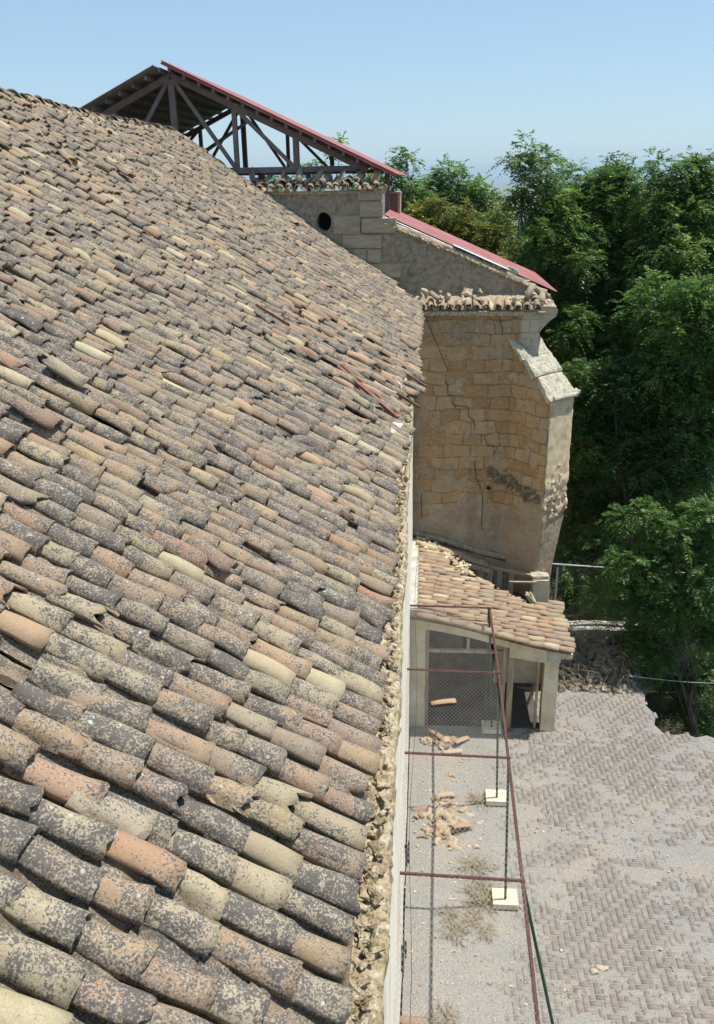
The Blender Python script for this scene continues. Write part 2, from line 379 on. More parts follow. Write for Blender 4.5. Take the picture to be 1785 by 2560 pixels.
# ------------------------------------------------------------------ curved clay tiles
def tiles_mesh(name, P, D, Nn, r0, r1, L, thick=.013, arc=2.85, nu=9, nv=3, tint=None, lich=None, inv=None, chip=None, seed=1, wob=.004):
    """P: centre of the lower end, D: direction up the slope, Nn: normal. r0 lower radius, r1 upper radius. inv: opening upward"""
    rg = np.random.default_rng(seed); P = np.asarray(P, float); N = len(P)
    D = np.asarray(D, float); D /= np.linalg.norm(D, axis=1)[:, None]
    Nn = np.asarray(Nn, float); Nn = Nn - D*np.sum(D*Nn, 1)[:, None]; Nn /= np.linalg.norm(Nn, axis=1)[:, None]
    Sd = np.cross(D, Nn)
    r0 = np.broadcast_to(r0, N); r1 = np.broadcast_to(r1, N); L = np.broadcast_to(L, N)
    inv = np.zeros(N) if inv is None else inv
    u = np.linspace(-arc/2, arc/2, nu+1); v = np.linspace(0, 1, nv+1)
    A, B = np.meshgrid(u, v)                       # (nv+1, nu+1)
    T = A.size; A = A.ravel(); B = B.ravel()
    chipv = np.zeros((N, T))
    if chip is not None:
        ph = rg.uniform(0, 6.28, (N, 1)); k = rg.uniform(.8, 2.2, (N, 1))
        c = np.clip(np.sin(A[None]*k+ph)+.35*np.sin(A[None]*4.1*k+ph*3), 0, 2)*chip[:, None]
        chipv = c*(1-B[None])**1.0+(np.abs(rg.normal(0, .006, (N, T)))*(B[None] == 0))
    out = []
    for lay in (0, 1):
        rr = (r0[:, None]+(r1-r0)[:, None]*B[None]) - (thick if lay else 0)
        rr = rr*(1+.05*np.sin(A[None]*2+rg.uniform(0, 6, (N, 1)))+.03*rg.normal(size=(N, 1)))
        sgn = np.where(inv > 0, -1., 1.)[:, None]
        x = np.sin(A)[None]*rr
        h = np.cos(A)[None]*rr - np.cos(arc/2)*r0[:, None]
        h = np.where(inv[:, None] > 0, r0[:, None]*(1-np.cos(arc/2)) - h - r0[:, None]*0.0, h)
        y = B[None]*L[:, None] + chipv
        bend = .012*np.sin(B[None]*3.14)*rg.normal(size=(N, 1))
        co = P[:, None]+Sd[:, None]*x[..., None]+Nn[:, None]*(h+bend)[..., None]+D[:, None]*y[..., None]
        out.append(co)
    n1 = np.stack(out, 1)                                  # (N,2,T,3)
    n1 += rg.normal(scale=wob*.5, size=(N, 1, T, 3))
    V = n1.reshape(-1, 3)
    nu1 = nu+1; f = []
    q = lambda j, i: j*nu1+i
    for j in range(nv):
        for i in range(nu):
            f.append((q(j, i), q(j, i+1), q(j+1, i+1), q(j+1, i)))
            f.append((T+q(j, i), T+q(j+1, i), T+q(j+1, i+1), T+q(j, i+1)))
    for i in range(nu):
        f.append((q(0, i), T+q(0, i), T+q(0, i+1), q(0, i+1)))
        f.append((q(nv, i), q(nv, i+1), T+q(nv, i+1), T+q(nv, i)))
    for j in range(nv):
        f.append((q(j, 0), q(j+1, 0), T+q(j+1, 0), T+q(j, 0)))
        f.append((q(j, nu), T+q(j, nu), T+q(j+1, nu), q(j+1, nu)))
    f = np.array(f); F = (f[None]+(np.arange(N)*2*T)[:, None, None]).reshape(-1, 4)
    fl = np.repeat(inv > 0, len(f)); F[fl] = F[fl][:, ::-1]
    tint = np.ones((N, 4))*.3 if tint is None else tint
    TV = np.repeat(tint, 2*T, 0); LV = np.repeat(np.broadcast_to(1. if lich is None else lich, N), 2*T)
    me = np_mesh(name, V, F, np.full(len(F), 4), attrs={'tint': ('POINT', 'FLOAT_COLOR', TV), 'lich': ('POINT', 'FLOAT', LV)})
    # smooth the curved faces only
    sm = np.tile(np.array([k < 2*nu*nv for k in range(len(f))]), N); me.polygons.foreach_set('use_smooth', sm)
    return me

PAL = np.array([[.38,.31,.205],[.35,.265,.165],[.30,.21,.14],[.27,.185,.135],[.25,.175,.135],[.33,.20,.13],[.30,.165,.115],[.23,.18,.145],[.26,.22,.165]])
PALW = np.array([.06,.08,.15,.18,.15,.06,.05,.15,.12])
FRESH = np.array([[.53,.46,.29],[.48,.32,.2],[.50,.41,.26],[.47,.28,.19],[.55,.49,.33],[.40,.28,.19]])
def tints(n, rg, fresh=.05, w=None):
    i = rg.choice(len(PAL), n, p=(w if w is not None else PALW)); c = PAL[i]*np.array([1.2, 1.2, 1.1])*rg.normal(1, .09, (n, 1))*rg.normal(1, .03, (n, 3))
    li = np.clip(rg.normal(.95, .25, n), .25, 1.5)
    fr = rg.random(n) < fresh; k = rg.choice(len(FRESH), n, p=[.3,.18,.2,.08,.14,.1])
    c[fr] = FRESH[k[fr]]*rg.normal(1, .06, (fr.sum(), 1)); li[fr] = rg.uniform(-.35, .35, fr.sum())
    return np.concatenate([np.clip(c, .02, .75), np.ones((n, 1))], 1), li

# ------------------------------------------------------------------ terrain, terrace
def terrain():
    th = np.linspace(-math.pi, math.pi, 181)[:-1]
    rr = np.concatenate([[0], np.geomspace(3, 40000, 90)])
    V = []; cx, cy = 0, 10
    for r in rr:
        for t in th:
            x = cx+r*math.sin(t); y = cy+r*math.cos(t)
            z = -3.2 - 0.05*max(0, r-10) if r < 60 else -5.7 - 105*(1-math.exp(-(r-60)/700))
            if r > 6: z += .5*fbm((x*.12, y*.12, 3))
            if r > 900: z += 6*fbm((x*.0004, y*.0004, 1))
            if r > 14000: z += max(0, (r-14000))/26000*(30+90*max(0, fbm((x*.00009, y*.00009, 5))+.25))
            V.append((x, y, z))
    n = len(th); F = [(i*n+j, (i+1)*n+j, (i+1)*n+(j+1) % n, i*n+(j+1) % n) for i in range(len(rr)-1) for j in range(n)]
    me = bpy.data.meshes.new('ground'); me.from_pydata(V, [], F); me.polygons.foreach_set('use_smooth', [True]*len(F))
    tag(link('ground', me, M['soil']), kind='structure')
terrain()

edge = [(6.9, 3.0), (6.9, 15.25), (6.55, 15.36), (6.2, 15.28), (6.0, 15.42), (5.75, 15.33), (5.55, 15.46), (5.3, 15.36), (5.12, 15.45), (5.0, 15.75), (5.12, 16.1), (4.98, 16.5), (5.08, 16.9), (4.9, 17.4), (4.95, 18.0), (4.8, 18.6), (4.7, 19.3), (-.2, 19.3), (-.2, 3.0)]
def inside(x, y):
    c = False; n = len(edge)
    for i in range(n):
        (x1, y1), (x2, y2) = edge[i], edge[i-1]
        if (y1 > y) != (y2 > y) and x < (x2-x1)*(y-y1)/(y2-y1)+x1: c = not c
    return c
mb = MB(); n = len(edge)
mb.poly([(x, y, -.008) for x, y in edge]+[(x+.05, y, -3.6) for x, y in edge], [tuple(range(n))]+[(i, (i-1) % n, n+(i-1) % n, n+i) for i in range(n)])
tag(mb.build('terrace', M['sand']), kind='structure')
# herringbone pavers
V = []; TI = []; Lb = .2; Wb = .1; gp = .006
for a in range(-2, 74):
    for b_ in range(40, 196):
        c = (a-b_) % 4
        if c == 0: x0, y0, w, h = a*Wb, b_*Wb, 2*Wb, Wb
        elif c == 3: x0, y0, w, h = a*Wb, b_*Wb, Wb, 2*Wb
        else: continue
        x0 -= .05; xm, ym = x0+w/2, y0+h/2
        if not inside(xm, ym) or xm < -.1: continue
        if ym < 5: continue
        if not (inside(x0+w+.04, ym) and inside(xm, y0+h+.04)) and random.random() < .6: continue
        if ym > 15.5 and xm < 2.6: continue
        zt = .0015+random.gauss(0, .0015)+.004*fbm((xm*.8, ym*.8, 0)); tx, ty = random.gauss(0, .003), random.gauss(0, .003)
        g2 = gp+abs(random.gauss(0, .0022))
        for (sx_, sy_) in ((0,0),(1,0),(1,1),(0,1)):
            X = x0+g2+sx_*(w-2*g2); Yy = y0+g2+sy_*(h-2*g2)
            V.append((X, Yy, zt+(X-xm)*tx+(Yy-ym)*ty))
        for k in range(4): X, Yy, Z = V[-4]; V.append((X, Yy, -.02))
        k = random.random(); col = (.215, .188, .168) if k < .5 else ((.245,.205,.175) if k < .8 else (.195,.18,.168)); wb_ = sm((9.8-ym)/2.0); col = [c1*(1-wb_)+c2*wb_ for c1, c2 in zip(col, (.225, .17, .13))]; vv = random.gauss(1, .12); col = [q*vv for q in col]
        TI += [(*col, 1)]*8
V = np.array(V); nb = len(V)//8
f = np.array([(0,1,2,3),(0,4,5,1),(1,5,6,2),(2,6,7,3),(3,7,4,0)]); F = (f[None]+(np.arange(nb)*8)[:, None, None]).reshape(-1, 4)
tag(link('paving', np_mesh('paving', V, F, np.full(len(F), 4), attrs={'tint': ('POINT', 'FLOAT_COLOR', TI)}), M['paver']), kind='structure')

# dust and sand lying over and between the bricks, as a height field
nx, ny = 300, 600; xs_ = np.linspace(-.22, 6.85, nx); ys_ = np.linspace(4.8, 19.2, ny); V = []
for y in ys_:
    for x in xs_:
        a = fbm((x*.55, y*1.5, 2.3), 1, 4); b_ = fbm((x*13, y*13, 1), 1, 2)
        cov = max(-.55*sm((9.8-y)/1.6)*sm((x-2.0)/.8)+sm((1.75+.5*fbm((x*.6, y*.6, 9), 1, 3)-x)/.7), sm((a-.12-.35*sm((9.6-y)/1.8))*3.2), sm((y-16.4+.8*a)/1.2), sm(1-abs(y-11.6-.25*x+.5*a)/.5)*.8)
        V.append((x, y, -.0010+.0034*sm((1.7+.4*a-x)/.5)+.0050*cov+.0042*b_+.0036*fbm((x*4, y*4, 6), 1, 4)+.0016*fbm((x*30, y*30, 1), 1, 1)))
F = [(j*nx+i, j*nx+i+1, (j+1)*nx+i+1, (j+1)*nx+i) for j in range(ny-1) for i in range(nx-1) if inside(xs_[i]+.0, ys_[j]) and inside(xs_[i+1]+.03, ys_[j+1]+.02)]
me = bpy.data.meshes.new('dust'); me.from_pydata(V, [], F); me.polygons.foreach_set('use_smooth', [True]*len(F))
tag(link('dust', me, M['sand']), kind='structure')

# gravel and crumbs: one object nobody could count
mb = MB()
for i in range(2600):
    x = abs(random.gauss(0, 1.1))-.1 if random.random() < .75 else random.uniform(0, 6.4); y = random.uniform(6.3, 17.5)
    if random.random() < .2: x = random.gauss(.6, .5)
    if not inside(x+.05, y) or (y > 15.3 and x < 2.9): continue
    s_ = min(.05, .009*math.exp(abs(random.gauss(0, .75)))); mb.rock((x, y, .006+s_*.2), (s_*random.uniform(.8, 1.7), s_, s_*.6), sub=-1, jag=.5)
tag(mb.build('gravel', M['rubble']), kind='stuff', label='crumbs of mortar and gravel strewn over the terrace', cat='gravel')

# ------------------------------------------------------------------ church
church = thing('church', 'old stone church with long clay tiled nave roof and ochre buttressed transept', 'church')
YE = 19.3
XE = [(0,-.24),(2,-.23),(2.45,-.205),(3.2,-.185),(3.7,-.2),(4.5,-.18),(7.4,-.17),(8.0,-.11),(8.5,-.06),(9.0,-.1),(9.2,-.28),(10.2,-.3),(10.4,-.12),(11.7,-.03),(13.3,-.08),(16,-.03),(19.3,-.06),(20,-.06)]
def eave_x(Y): return -.05-.05*math.exp(-((Y-8.3)/1.6)**2)+ float(np.interp(Y, [a for a, b in XE], [b for a, b in XE]))
def roof_frame(Y):
    t = sm(Y/19.8)
    L = 6.6+(5.5-6.6)*t; zr = 12.40+(11.93-12.40)*t
    return Vector((-.15, Y, 8.33)), Vector((-L, Y, zr))
def roof_pt(Y, s):
    E, R = roof_frame(Y); U = (R-E).normalized(); Nn = Vector((-U.z, 0, -U.x))*-1
    Nn = Vector((-U.z, 0, U.x)); Nn = Nn if Nn.z > 0 else -Nn
    tot = (R-E).length
    h = .05*fbm((Y*.35, s*.3, 1.5), 1, 2)+.018*fbm((Y*1.3, s*1.1, 7), 1, 2) - .05*math.sin(min(1, max(0, s/tot))*math.pi)*sm(Y/12)
    return E+U*s+Nn*h, U, Nn, tot

Pc, Dc, Nc, R0, R1, LL, TT, LI, CHP = ([] for _ in range(9))
Pp, Dp, Np_, Rp, TP, LP, LLp = ([] for _ in range(7))
loose_spots = []
Y = .75; col_i = 0
while Y < 20.0:
    Yc = Y+random.gauss(0, .006); lim_far = Yc > 19.28
    _, U, Nn, tot = roof_pt(Yc, 0)
    xe = eave_x(Yc); s = (-.15-xe)/(-U.x)*-1 if False else (xe+.15)/U.x
    s += random.gauss(0, .02)
    if lim_far: s = .55+random.random()*.1
    runs = [(lambda a_: (a_, a_+random.uniform(.6, 2.2), random.uniform(.012, .035)))(random.uniform(0, 7))] if random.random() < .4 else []
    yawc = random.gauss(0, .012); drift = random.gauss(0, .004)
    tcol, lcol = random.gauss(1, .05), random.gauss(0, .1)
    first = True; sp = s
    while s < tot-.05:
        ex = random.gauss(.235, .028) if random.random() > .08 else random.uniform(.14, .19)
        p, U, Nn, tot = roof_pt(Yc+drift*s, s)
        dmg = 9.0 < Yc < 12.2 and s < 1.5+.4*math.sin(Yc*3) and not (Yc > 11.8 and s < .5)
        dmg2 = Yc > 6.5 and tot-1.9 < s < tot-.5 and Yc < 15.5 and fbm((Yc*.5, s*.4, 11)) > .05
        yaw = yawc+random.gauss(0, .035); slide = 0; lift = abs(random.gauss(0, .004)); pit = .045+random.gauss(0, .014)+(.03 if random.random() < .06 else 0)
        k = random.random()
        miss = k < .010
        if runs and runs[0][0] < s < runs[0][1]: lift += runs[0][2]
        if dmg: yaw += random.gauss(0, .09); miss = random.random() < .34; slide = random.gauss(0, .05); lift = abs(random.gauss(0, .012))
        elif dmg2: yaw += random.gauss(0, .1); lift = abs(random.gauss(0, .02)); pit += random.gauss(0, .03)
        elif k > .975: yaw += random.gauss(0, .16); slide = random.gauss(-.03, .05); lift = .012
        side = Vector((0, 1, 0))
        d = (U+side*yaw+Nn*(-pit)).normalized()
        if not miss:
            Pc.append(p+Nn*(.045+lift+.26*pit)+U*slide+side*random.gauss(0, .006)); Dc.append(d); Nc.append(Nn+side*random.gauss(0, .07))
            sc_ = random.gauss(1, .065); R0.append(.070*sc_); R1.append(.052*sc_); LL.append(ex+.07 if not (s+ex+.07 > tot) else max(.2, tot-s))
            CHP.append(random.uniform(.02, .09) if random.random() < .2 else (random.uniform(0, .012)))
        # pan tile between this column and the next
        pp, U2, N2, _ = roof_pt(Yc+.075+drift*s, s+random.gauss(0, .01))
        if not (dmg and random.random() < .3):
            Pp.append(pp+N2*(.0+.36*.03-(.0 if s > sp+.1 else 0))); Dp.append((U2-N2*.03+side*random.gauss(0, .02)).normalized()); Np_.append(N2)
            Rp.append(.066); LLp.append(ex+.07)
        s += ex
    Y += random.gauss(.152, .009); col_i += 1
rg = np.random.default_rng(3)
n = len(Pc); TT, LI = tints(n, rg, .045)
Pn = np.array(Pc)
dm = (Pn[:, 1] > 9.0) & (Pn[:, 1] < 12.2) & (Pn[:, 0] > -1.6); fr = dm & (rg.random(n) < .22)
TT[fr, :3] = np.array([.38,.235,.16])*rg.normal(1, .14, (fr.sum(), 1)); LI[fr] = rg.uniform(-.3, .4, fr.sum())
# the nearest rows are more ochre, the far rows more pink and grey, as laid
near = np.clip((5-Pn[:, 1])/5, 0, 1); pick = rg.random(n) < near*.6
TT[pick, :3] = np.array([.42,.355,.235])*rg.normal(1, .08, (pick.sum(), 1))
mn_ = TT[:, :3].mean(0)*np.array([.96, .985, 1.02]); TT[:, :3] = mn_+(TT[:, :3]-mn_)*.78
me = tiles_mesh('roof_tiles', Pc, Dc, Nc, np.array(R0), np.array(R1), np.array(LL), tint=TT, lich=LI, chip=np.array(CHP), nu=10, nv=4, seed=5, wob=.0022, thick=.011)
link('roof_tiles', me, M['tile'], church)
n = len(Pp); TP = np.ones((n, 4)); TP[:, :3] = np.array([.22,.17,.12])*rg.normal(1, .15, (n, 1))
me = tiles_mesh('channel_tiles', Pp, Dp, Np_, np.array(Rp), np.array(Rp)*.85, np.array(LLp), tint=TP, lich=np.full(n, .9), inv=np.ones(n), nu=6, nv=2, arc=2.3, seed=6)
link('channel_tiles', me, M['tile'], church)
# deck under the tiles and the other slope
mb = MB(); ys = np.linspace(0, 19.8, 60); pts = []
for y in ys:
    for k in range(13):
        E, R = roof_frame(y); U = (R-E).normalized(); s = .1+((R-E).length-.1)*k/12
        if y > 19.3: s = max(s, .75)
        p, U, Nn, tot = roof_pt(y, s); pts.append(p-Nn*.012)
F = [(i*13+j, i*13+j+1, (i+1)*13+j+1, (i+1)*13+j) for i in range(59) for j in range(12)]
mb.poly(pts, F)
a0, a1 = roof_frame(0)[1], roof_frame(19.8)[1]
mb.poly([a0, a1, a1+Vector((-7, 0, -4.3)), a0+Vector((-7, 0, -4.3))], [(0, 1, 2, 3)])
mb.build('roof_deck', M['dark_wood'], church)
# ridge tiles: one row laid along the ridge on mortar
P, D, Nn_ = [], [], []; y = .8; mbm = Pile()
while y < 19.7:
    _, R = roof_frame(y)
    R, U, Nv, tot = roof_pt(y, roof_pt(y, 0)[3])
    P.append(R+Vector((-.02+random.gauss(0, .012), 0, .075+random.gauss(0, .008)))); D.append(Vector((random.gauss(0, .05), 1, -.26+random.gauss(0, .05)))); Nn_.append(Vector((random.gauss(0, .06), 0, 1)))
    y += random.gauss(.2, .03)
n = len(P); tt, li = tints(n, rg, .03)
link('ridge_tiles', tiles_mesh('ridge_tiles', P, D, Nn_, (.12), .10, .36, tint=tt, lich=li, chip=np.abs(rg.normal(0, .03, n)), nu=10, nv=3, arc=2.6, seed=9), M['ridge'], church)
for i in range(170):
    y = random.uniform(1, 19.6); p, U, Nv, tot = roof_pt(y, roof_pt(y, 0)[3]-abs(random.gauss(.1, .09))); a = random.uniform(.05, .13)
    mbm.rock(p+Nv*.06, (a, a*random.uniform(.8, 1.6), a*.7), sub=0)
mbm.build('ridge_mortar', M['mortar'], church, 'mortar_lump', 30)

# wall, cornice band of mortar, rubble bedded on it
def cor_x(Y): return float(np.interp(Y, [0, 2.4, 4, 8, 12, 19.3], [-.112, -.112, -.112, -.13, -.13, -.13]))+.012*fbm((Y*1.1, 0, 4), 1, 2)
ys = np.concatenate([np.arange(1.2, 7, .012), np.arange(7, 19.25, .035)]); prof = 12; V = []
for y in ys:
    xo = cor_x(y)
    sec = [(-1.0, 8.7), (-.6, 8.5), (-.42, 8.42), (-.34, 8.40), (-.29, 8.375), (-.24, 8.34), (xo-.05, 8.31), (xo-.012, 8.30), (xo, 8.27), (xo-.004, 8.2), (xo-.03, 8.12), (-.235, 8.02)]
    for k, (x, z) in enumerate(sec):
        q = fbm((x*9, y*9, z*9), 1, 4)
        w = 1 if 2 < k < 11 else .2
        q2 = fbm((x*28, y*28, z*28), 1, 2); V.append((x+(.006 if k == 11 else .014)*q*w+.010*q2*w, y+.01*q, z+.026*w*fbm((x*7+3, y*7, z*7), 1, 4)+.012*w*q2))
F = [(i*prof+j, i*prof+j+1, (i+1)*prof+j+1, (i+1)*prof+j) for i in range(len(ys)-1) for j in range(prof-1)]
me = bpy.data.meshes.new('cornice'); me.from_pydata(V, [], [f[::-1] for f in F]); me.polygons.foreach_set('use_smooth', [True]*len(F))
link('cornice', me, M['mortar'], church)
mb = Pile()
for i in range(800):
    y = 1.2+18*random.random()**2.1; xo = cor_x(y); x = min(xo-.03, eave_x(y)+random.gauss(.01, .03)) if y < 8.5 else random.uniform(-.32, -.17)
    x += random.uniform(0, .8)*max(0, xo-.02-x) if y < 8.5 else 0; a = random.uniform(.012, .042) * (1.5 if y > 8.5 else 1); mb.rock((x, y, 8.335+a*.25), (a*random.uniform(.8, 1.3), a*random.uniform(.8, 2), a*random.uniform(.4, .7)), sub=1, jag=.3)
mb.build('cornice_rubble', M['mortar'], church, 'bedded_stone', 90)
ys = np.arange(.5, 19.3, .15); zs = np.linspace(-.3, 8.1, 50); V = []
for y in ys:
    for z in zs: V.append((-.243+.014*fbm((y*.9, z*.9, 2), 1, 4)+.008*fbm((y*5, z*5, 2), 1, 3) + (.02*sm((8-z)/8)), y, z))
nz = len(zs); F = [(i*nz+j, (i+1)*nz+j, (i+1)*nz+j+1, i*nz+j+1) for i in range(len(ys)-1) for j in range(nz-1)]
me = bpy.data.meshes.new('nave_wall'); me.from_pydata(V, [], F); me.polygons.foreach_set('use_smooth', [True]*len(F))
link('nave_wall', me, M['white'], church)

# transept: lower facade (facing the camera), displaced grid
def grid_wall(name, fn, nu, nv, mat, parent, amp=.012, flip=False):
    V = []
    for j in range(nv+1):
        for i in range(nu+1):
            p, nrm = fn(i/nu, j/nv); q = fbm(p*1.1, 1, 4)*amp*1.3+fbm(p*6, 1, 4)*amp*.7
            V.append(p+nrm*q)
    F = [(j*(nu+1)+i, j*(nu+1)+i+1, (j+1)*(nu+1)+i+1, (j+1)*(nu+1)+i) for j in range(nv) for i in range(nu)]
    if flip: F = [f[::-1] for f in F]
    me = bpy.data.meshes.new(name); me.from_pydata(V, [], F); me.polygons.foreach_set('use_smooth', [True]*len(F))
    return link(name, me, mat, parent)
XR = 2.55
def fac(u, v):
    z = 0+8.22*v; x = -.6+u*(XR+.6); bul = 0
    return Vector((x, YE, z)), Vector((0, -1, 0))
grid_wall('transept_facade', fac, 90, 200, M['facade'], church, .016)
mb = MB(); mb.box((XR-.25, YE+.02, 0), (XR-.005, 27, 8.2)); mb.build('transept_side_wall', M['quoin'], church)
# moulded cornice of the side wall, returning at the front corner
mb = MB(); prof2 = [(XR-.02, 7.72), (XR+.03, 7.8), (XR+.12, 7.9), (XR+.24, 8.0), (XR+.33, 8.08), (XR+.36, 8.2), (XR+.33, 8.3), (XR-.02, 8.3)]
ysx = [YE-.02+i*.35 for i in range(20)]; V = []
for y in ysx:
    for x, z in prof2: V.append((x+.015*fbm((x*5, y*5, z*5)), y, z+.015*fbm((x*5, y*5+7, z*5))))
k = len(prof2); mb.poly(V, [(i*k+j, (i+1)*k+j, (i+1)*k+(j+1) % k, i*k+(j+1) % k) for i in range(len(ysx)-1) for j in range(k)]+[tuple(range(k))])
mb.build('side_cornice', M['quoin'], church)
# ledge slab carrying the tiles on the lower facade
mb = MB(); mb.poly([(-.6, YE-.05, 8.21), (XR+.1, YE-.05, 8.18), (XR+.1, 19.9, 8.50), (-.6, 19.9, 8.52), (-.6, YE-.05, 8.12), (XR+.1, YE-.05, 8.1), (XR+.1, 19.9, 8.1), (-.6, 19.9, 8.1)],
    [(0,1,2,3),(4,7,6,5),(0,4,5,1),(1,5,6,2),(2,6,7,3),(3,7,4,0)]); mb.build('ledge', M['mortar'], church)
def tile_ledge(x0, x1, y0, z, name, seed, messy, mat=M['tile_clean'], depth=.42, back=.5):
    rg2 = random.Random(seed); P, D, Nn, I, R = [], [], [], [], []
    x = x0
    while x < x1:
        P.append((x, y0+rg2.gauss(0, .02), z+rg2.gauss(0, .006))); D.append((rg2.gauss(0, .04), 1, .3)); Nn.append((0, -.3, 1)); I.append(1); R.append(.085)
        P.append((x+.1+rg2.gauss(0, .01), y0+rg2.gauss(0, .025), z+.055+rg2.gauss(0, .008))); D.append((rg2.gauss(0, .06), 1, .3)); Nn.append((0, -.3, 1)); I.append(0); R.append(.085)
        for _q in range((rg2.random() < messy)+(rg2.random() < messy*.6)):
            P.append((x+.1+rg2.gauss(0, .05), y0+rg2.uniform(.02, .3), z+rg2.uniform(.1, .2))); D.append((rg2.gauss(0, .5), 1, rg2.choice([.2, .4, 1.2]))); Nn.append((rg2.gauss(0, .8), -.4, rg2.choice([1, 1, -1]))); I.append(0); R.append(.085)
        x += rg2.gauss(.205, .012)
    n = len(P); tt, li = tints(n, np.random.default_rng(seed), .12)
    tt[:, :3] = tt[:, :3]*.75+np.array([.44, .37, .28])*.35
    return tiles_mesh(name, P, D, Nn, np.array(R), np.array(R)*.82, depth, tint=tt, lich=li*.6, inv=np.array(I, float), chip=np.abs(np.random.default_rng(seed).normal(0, .03, n)), nu=8, nv=2, seed=seed)
link('ledge_tiles', tile_ledge(-.15, 2.45, YE-.09, 8.23, 'ledge_tiles', 21, .3), M['tile_clean'], church)
mb = Pile(); random.seed(31)
for i in range(26):
    x = random.uniform(-.1, 2.6); y = random.uniform(YE+.1, 19.85); a = random.uniform(.05, .17); mb.rock((x, y, 8.33+.5*(y-YE)*.9), (a*1.4, a, a*.6), sub=0, jag=.4)
for i in range(36):
    x = random.uniform(2.35, 2.85); y = random.uniform(YE+.0, 19.95); a = random.uniform(.05, .14); mb.rock((x, y, 8.3+.25*(y-YE)*max(0, (2.8-x)*2)), (a*1.5, a, a*.6), sub=0, jag=.4)
mb.build('ledge_rubble', M['rubble'], church, 'ledge_stone', 62)

# upper wall with the oculus, sloping gable wall to the right
YU = 19.9
def holed_wall(x0, x1, z0, z1, cx, cz, r, rz):
    mb = MB(); ng = 40; V = []; F = []
    # ring from hole to rectangle
    N_ = 48
    hole = [(cx+r*math.cos(a)+.004*math.sin(5*a), cz+rz*math.sin(a)+.004*math.cos(3*a)) for a in [2*math.pi*i/N_ for i in range(N_)]]
    def rect(a):
        dx, dz = math.cos(a), math.sin(a); t = 1e9
        for (c, lo, hi, o) in ((dx, x0, x1, cx), (dz, z0, z1, cz)):
            if abs(c) > 1e-6: t = min(t, ((hi if c > 0 else lo)-o)/c)
        return (cx+dx*t, cz+dz*t)
    angs = sorted([2*math.pi*i/N_ for i in range(N_)])
    outer = [rect(a) for a in angs]
    for c in [(x0, z0), (x1, z0), (x1, z1), (x0, z1)]:
        k = min(range(N_), key=lambda i: (outer[i][0]-c[0])**2+(outer[i][1]-c[1])**2); outer[k] = c
    K = 7
    for k in range(K):
        t = (k/(K-1))**1.5
        for i in range(N_):
            hx, hz = hole[i]; ox, oz = outer[i]; p = Vector((hx+(ox-hx)*t, YU, hz+(oz-hz)*t))
            V.append((p.x, YU-.014*fbm(p*2, 1, 4)*(t > 0), p.z))
    for k in range(K-1):
        for i in range(N_): F.append((k*N_+i, (k+1)*N_+i, (k+1)*N_+(i+1) % N_, k*N_+(i+1) % N_))
    b = len(V)
    for i in range(N_): V.append((hole[i][0], YU+.45, hole[i][1]))
    for i in range(N_): F.append((i, (i+1) % N_, b+(i+1) % N_, b+i))
    # right return
    return V, [f[::-1] for f in F], hole
V, F, hole = holed_wall(-5.6, -.97, 8.0, 10.72, -2.26, 10.09, .165, .20)
me = bpy.data.meshes.new('upper_wall'); me.from_pydata(V, [], F); me.update()
uw = link('upper_wall', me, M['greywall'], church)
mb = MB(); mb.box((-2.6, YU+.46, 9.7), (-1.9, YU+.5, 10.45)); mb.build('oculus', M['void'], uw)  # near-black sheet behind the hole paints its unlit depth
mb = MB(); mb.box((-1.3, YU+.02, 8.2), (-.975, 21.5, 10.72)); mb.build('wall_return', M['white'], church)
# dressed corner stones
mb = MB(); random.seed(5)
for (x0, x1, z0, z1, d) in [(-1.46, -.95, 10.18, 10.50, .035), (-1.42, -.66, 9.84, 10.15, .045), (-2.05, -1.46, 9.82, 10.2, .02), (-1.86, -.98, 9.52, 9.80, .03), (-1.62, -1.33, 9.2, 9.49, .02), (-1.30, -1.0, 9.2, 9.49, .03), (-1.35, -.55, 8.88, 9.17, .035), (-1.5, -.97, 10.52, 10.7, .02)]:
    e = .012
    mb.poly([(x0,YU-d,z0+e),(x1,YU-d,z0),(x1,YU-d,z1),(x0+e,YU-d,z1-e),(x0-.01,YU+.01,z0-.01),(x1+.01,YU+.03,z0-.01),(x1+.01,YU+.03,z1+.01),(x0-.01,YU+.01,z1+.01)],
            [(0,1,2,3),(0,4,5,1),(1,5,6,2),(2,6,7,3),(3,7,4,0)])
mb.build('corner_stones', M['quoin'], church)
link('upper_ledge_tiles', tile_ledge(-3.95, -1.2, YU-.1, 10.74, 'upper_ledge_tiles', 44, .9), M['tile_clean'], church)
mb = MB(); mb.box((-5.6, YU-.03, 10.66), (-.92, YU+.5, 10.73))
for i in range(16):
    x = random.uniform(-1.35, -.9); a = random.uniform(.05, .14); mb.rock((x, random.uniform(YU-.05, YU+.3), 10.76+.0*a), (a*1.7, a, a*.5), sub=0)
mb.build('upper_ledge', M['mortar'], church)
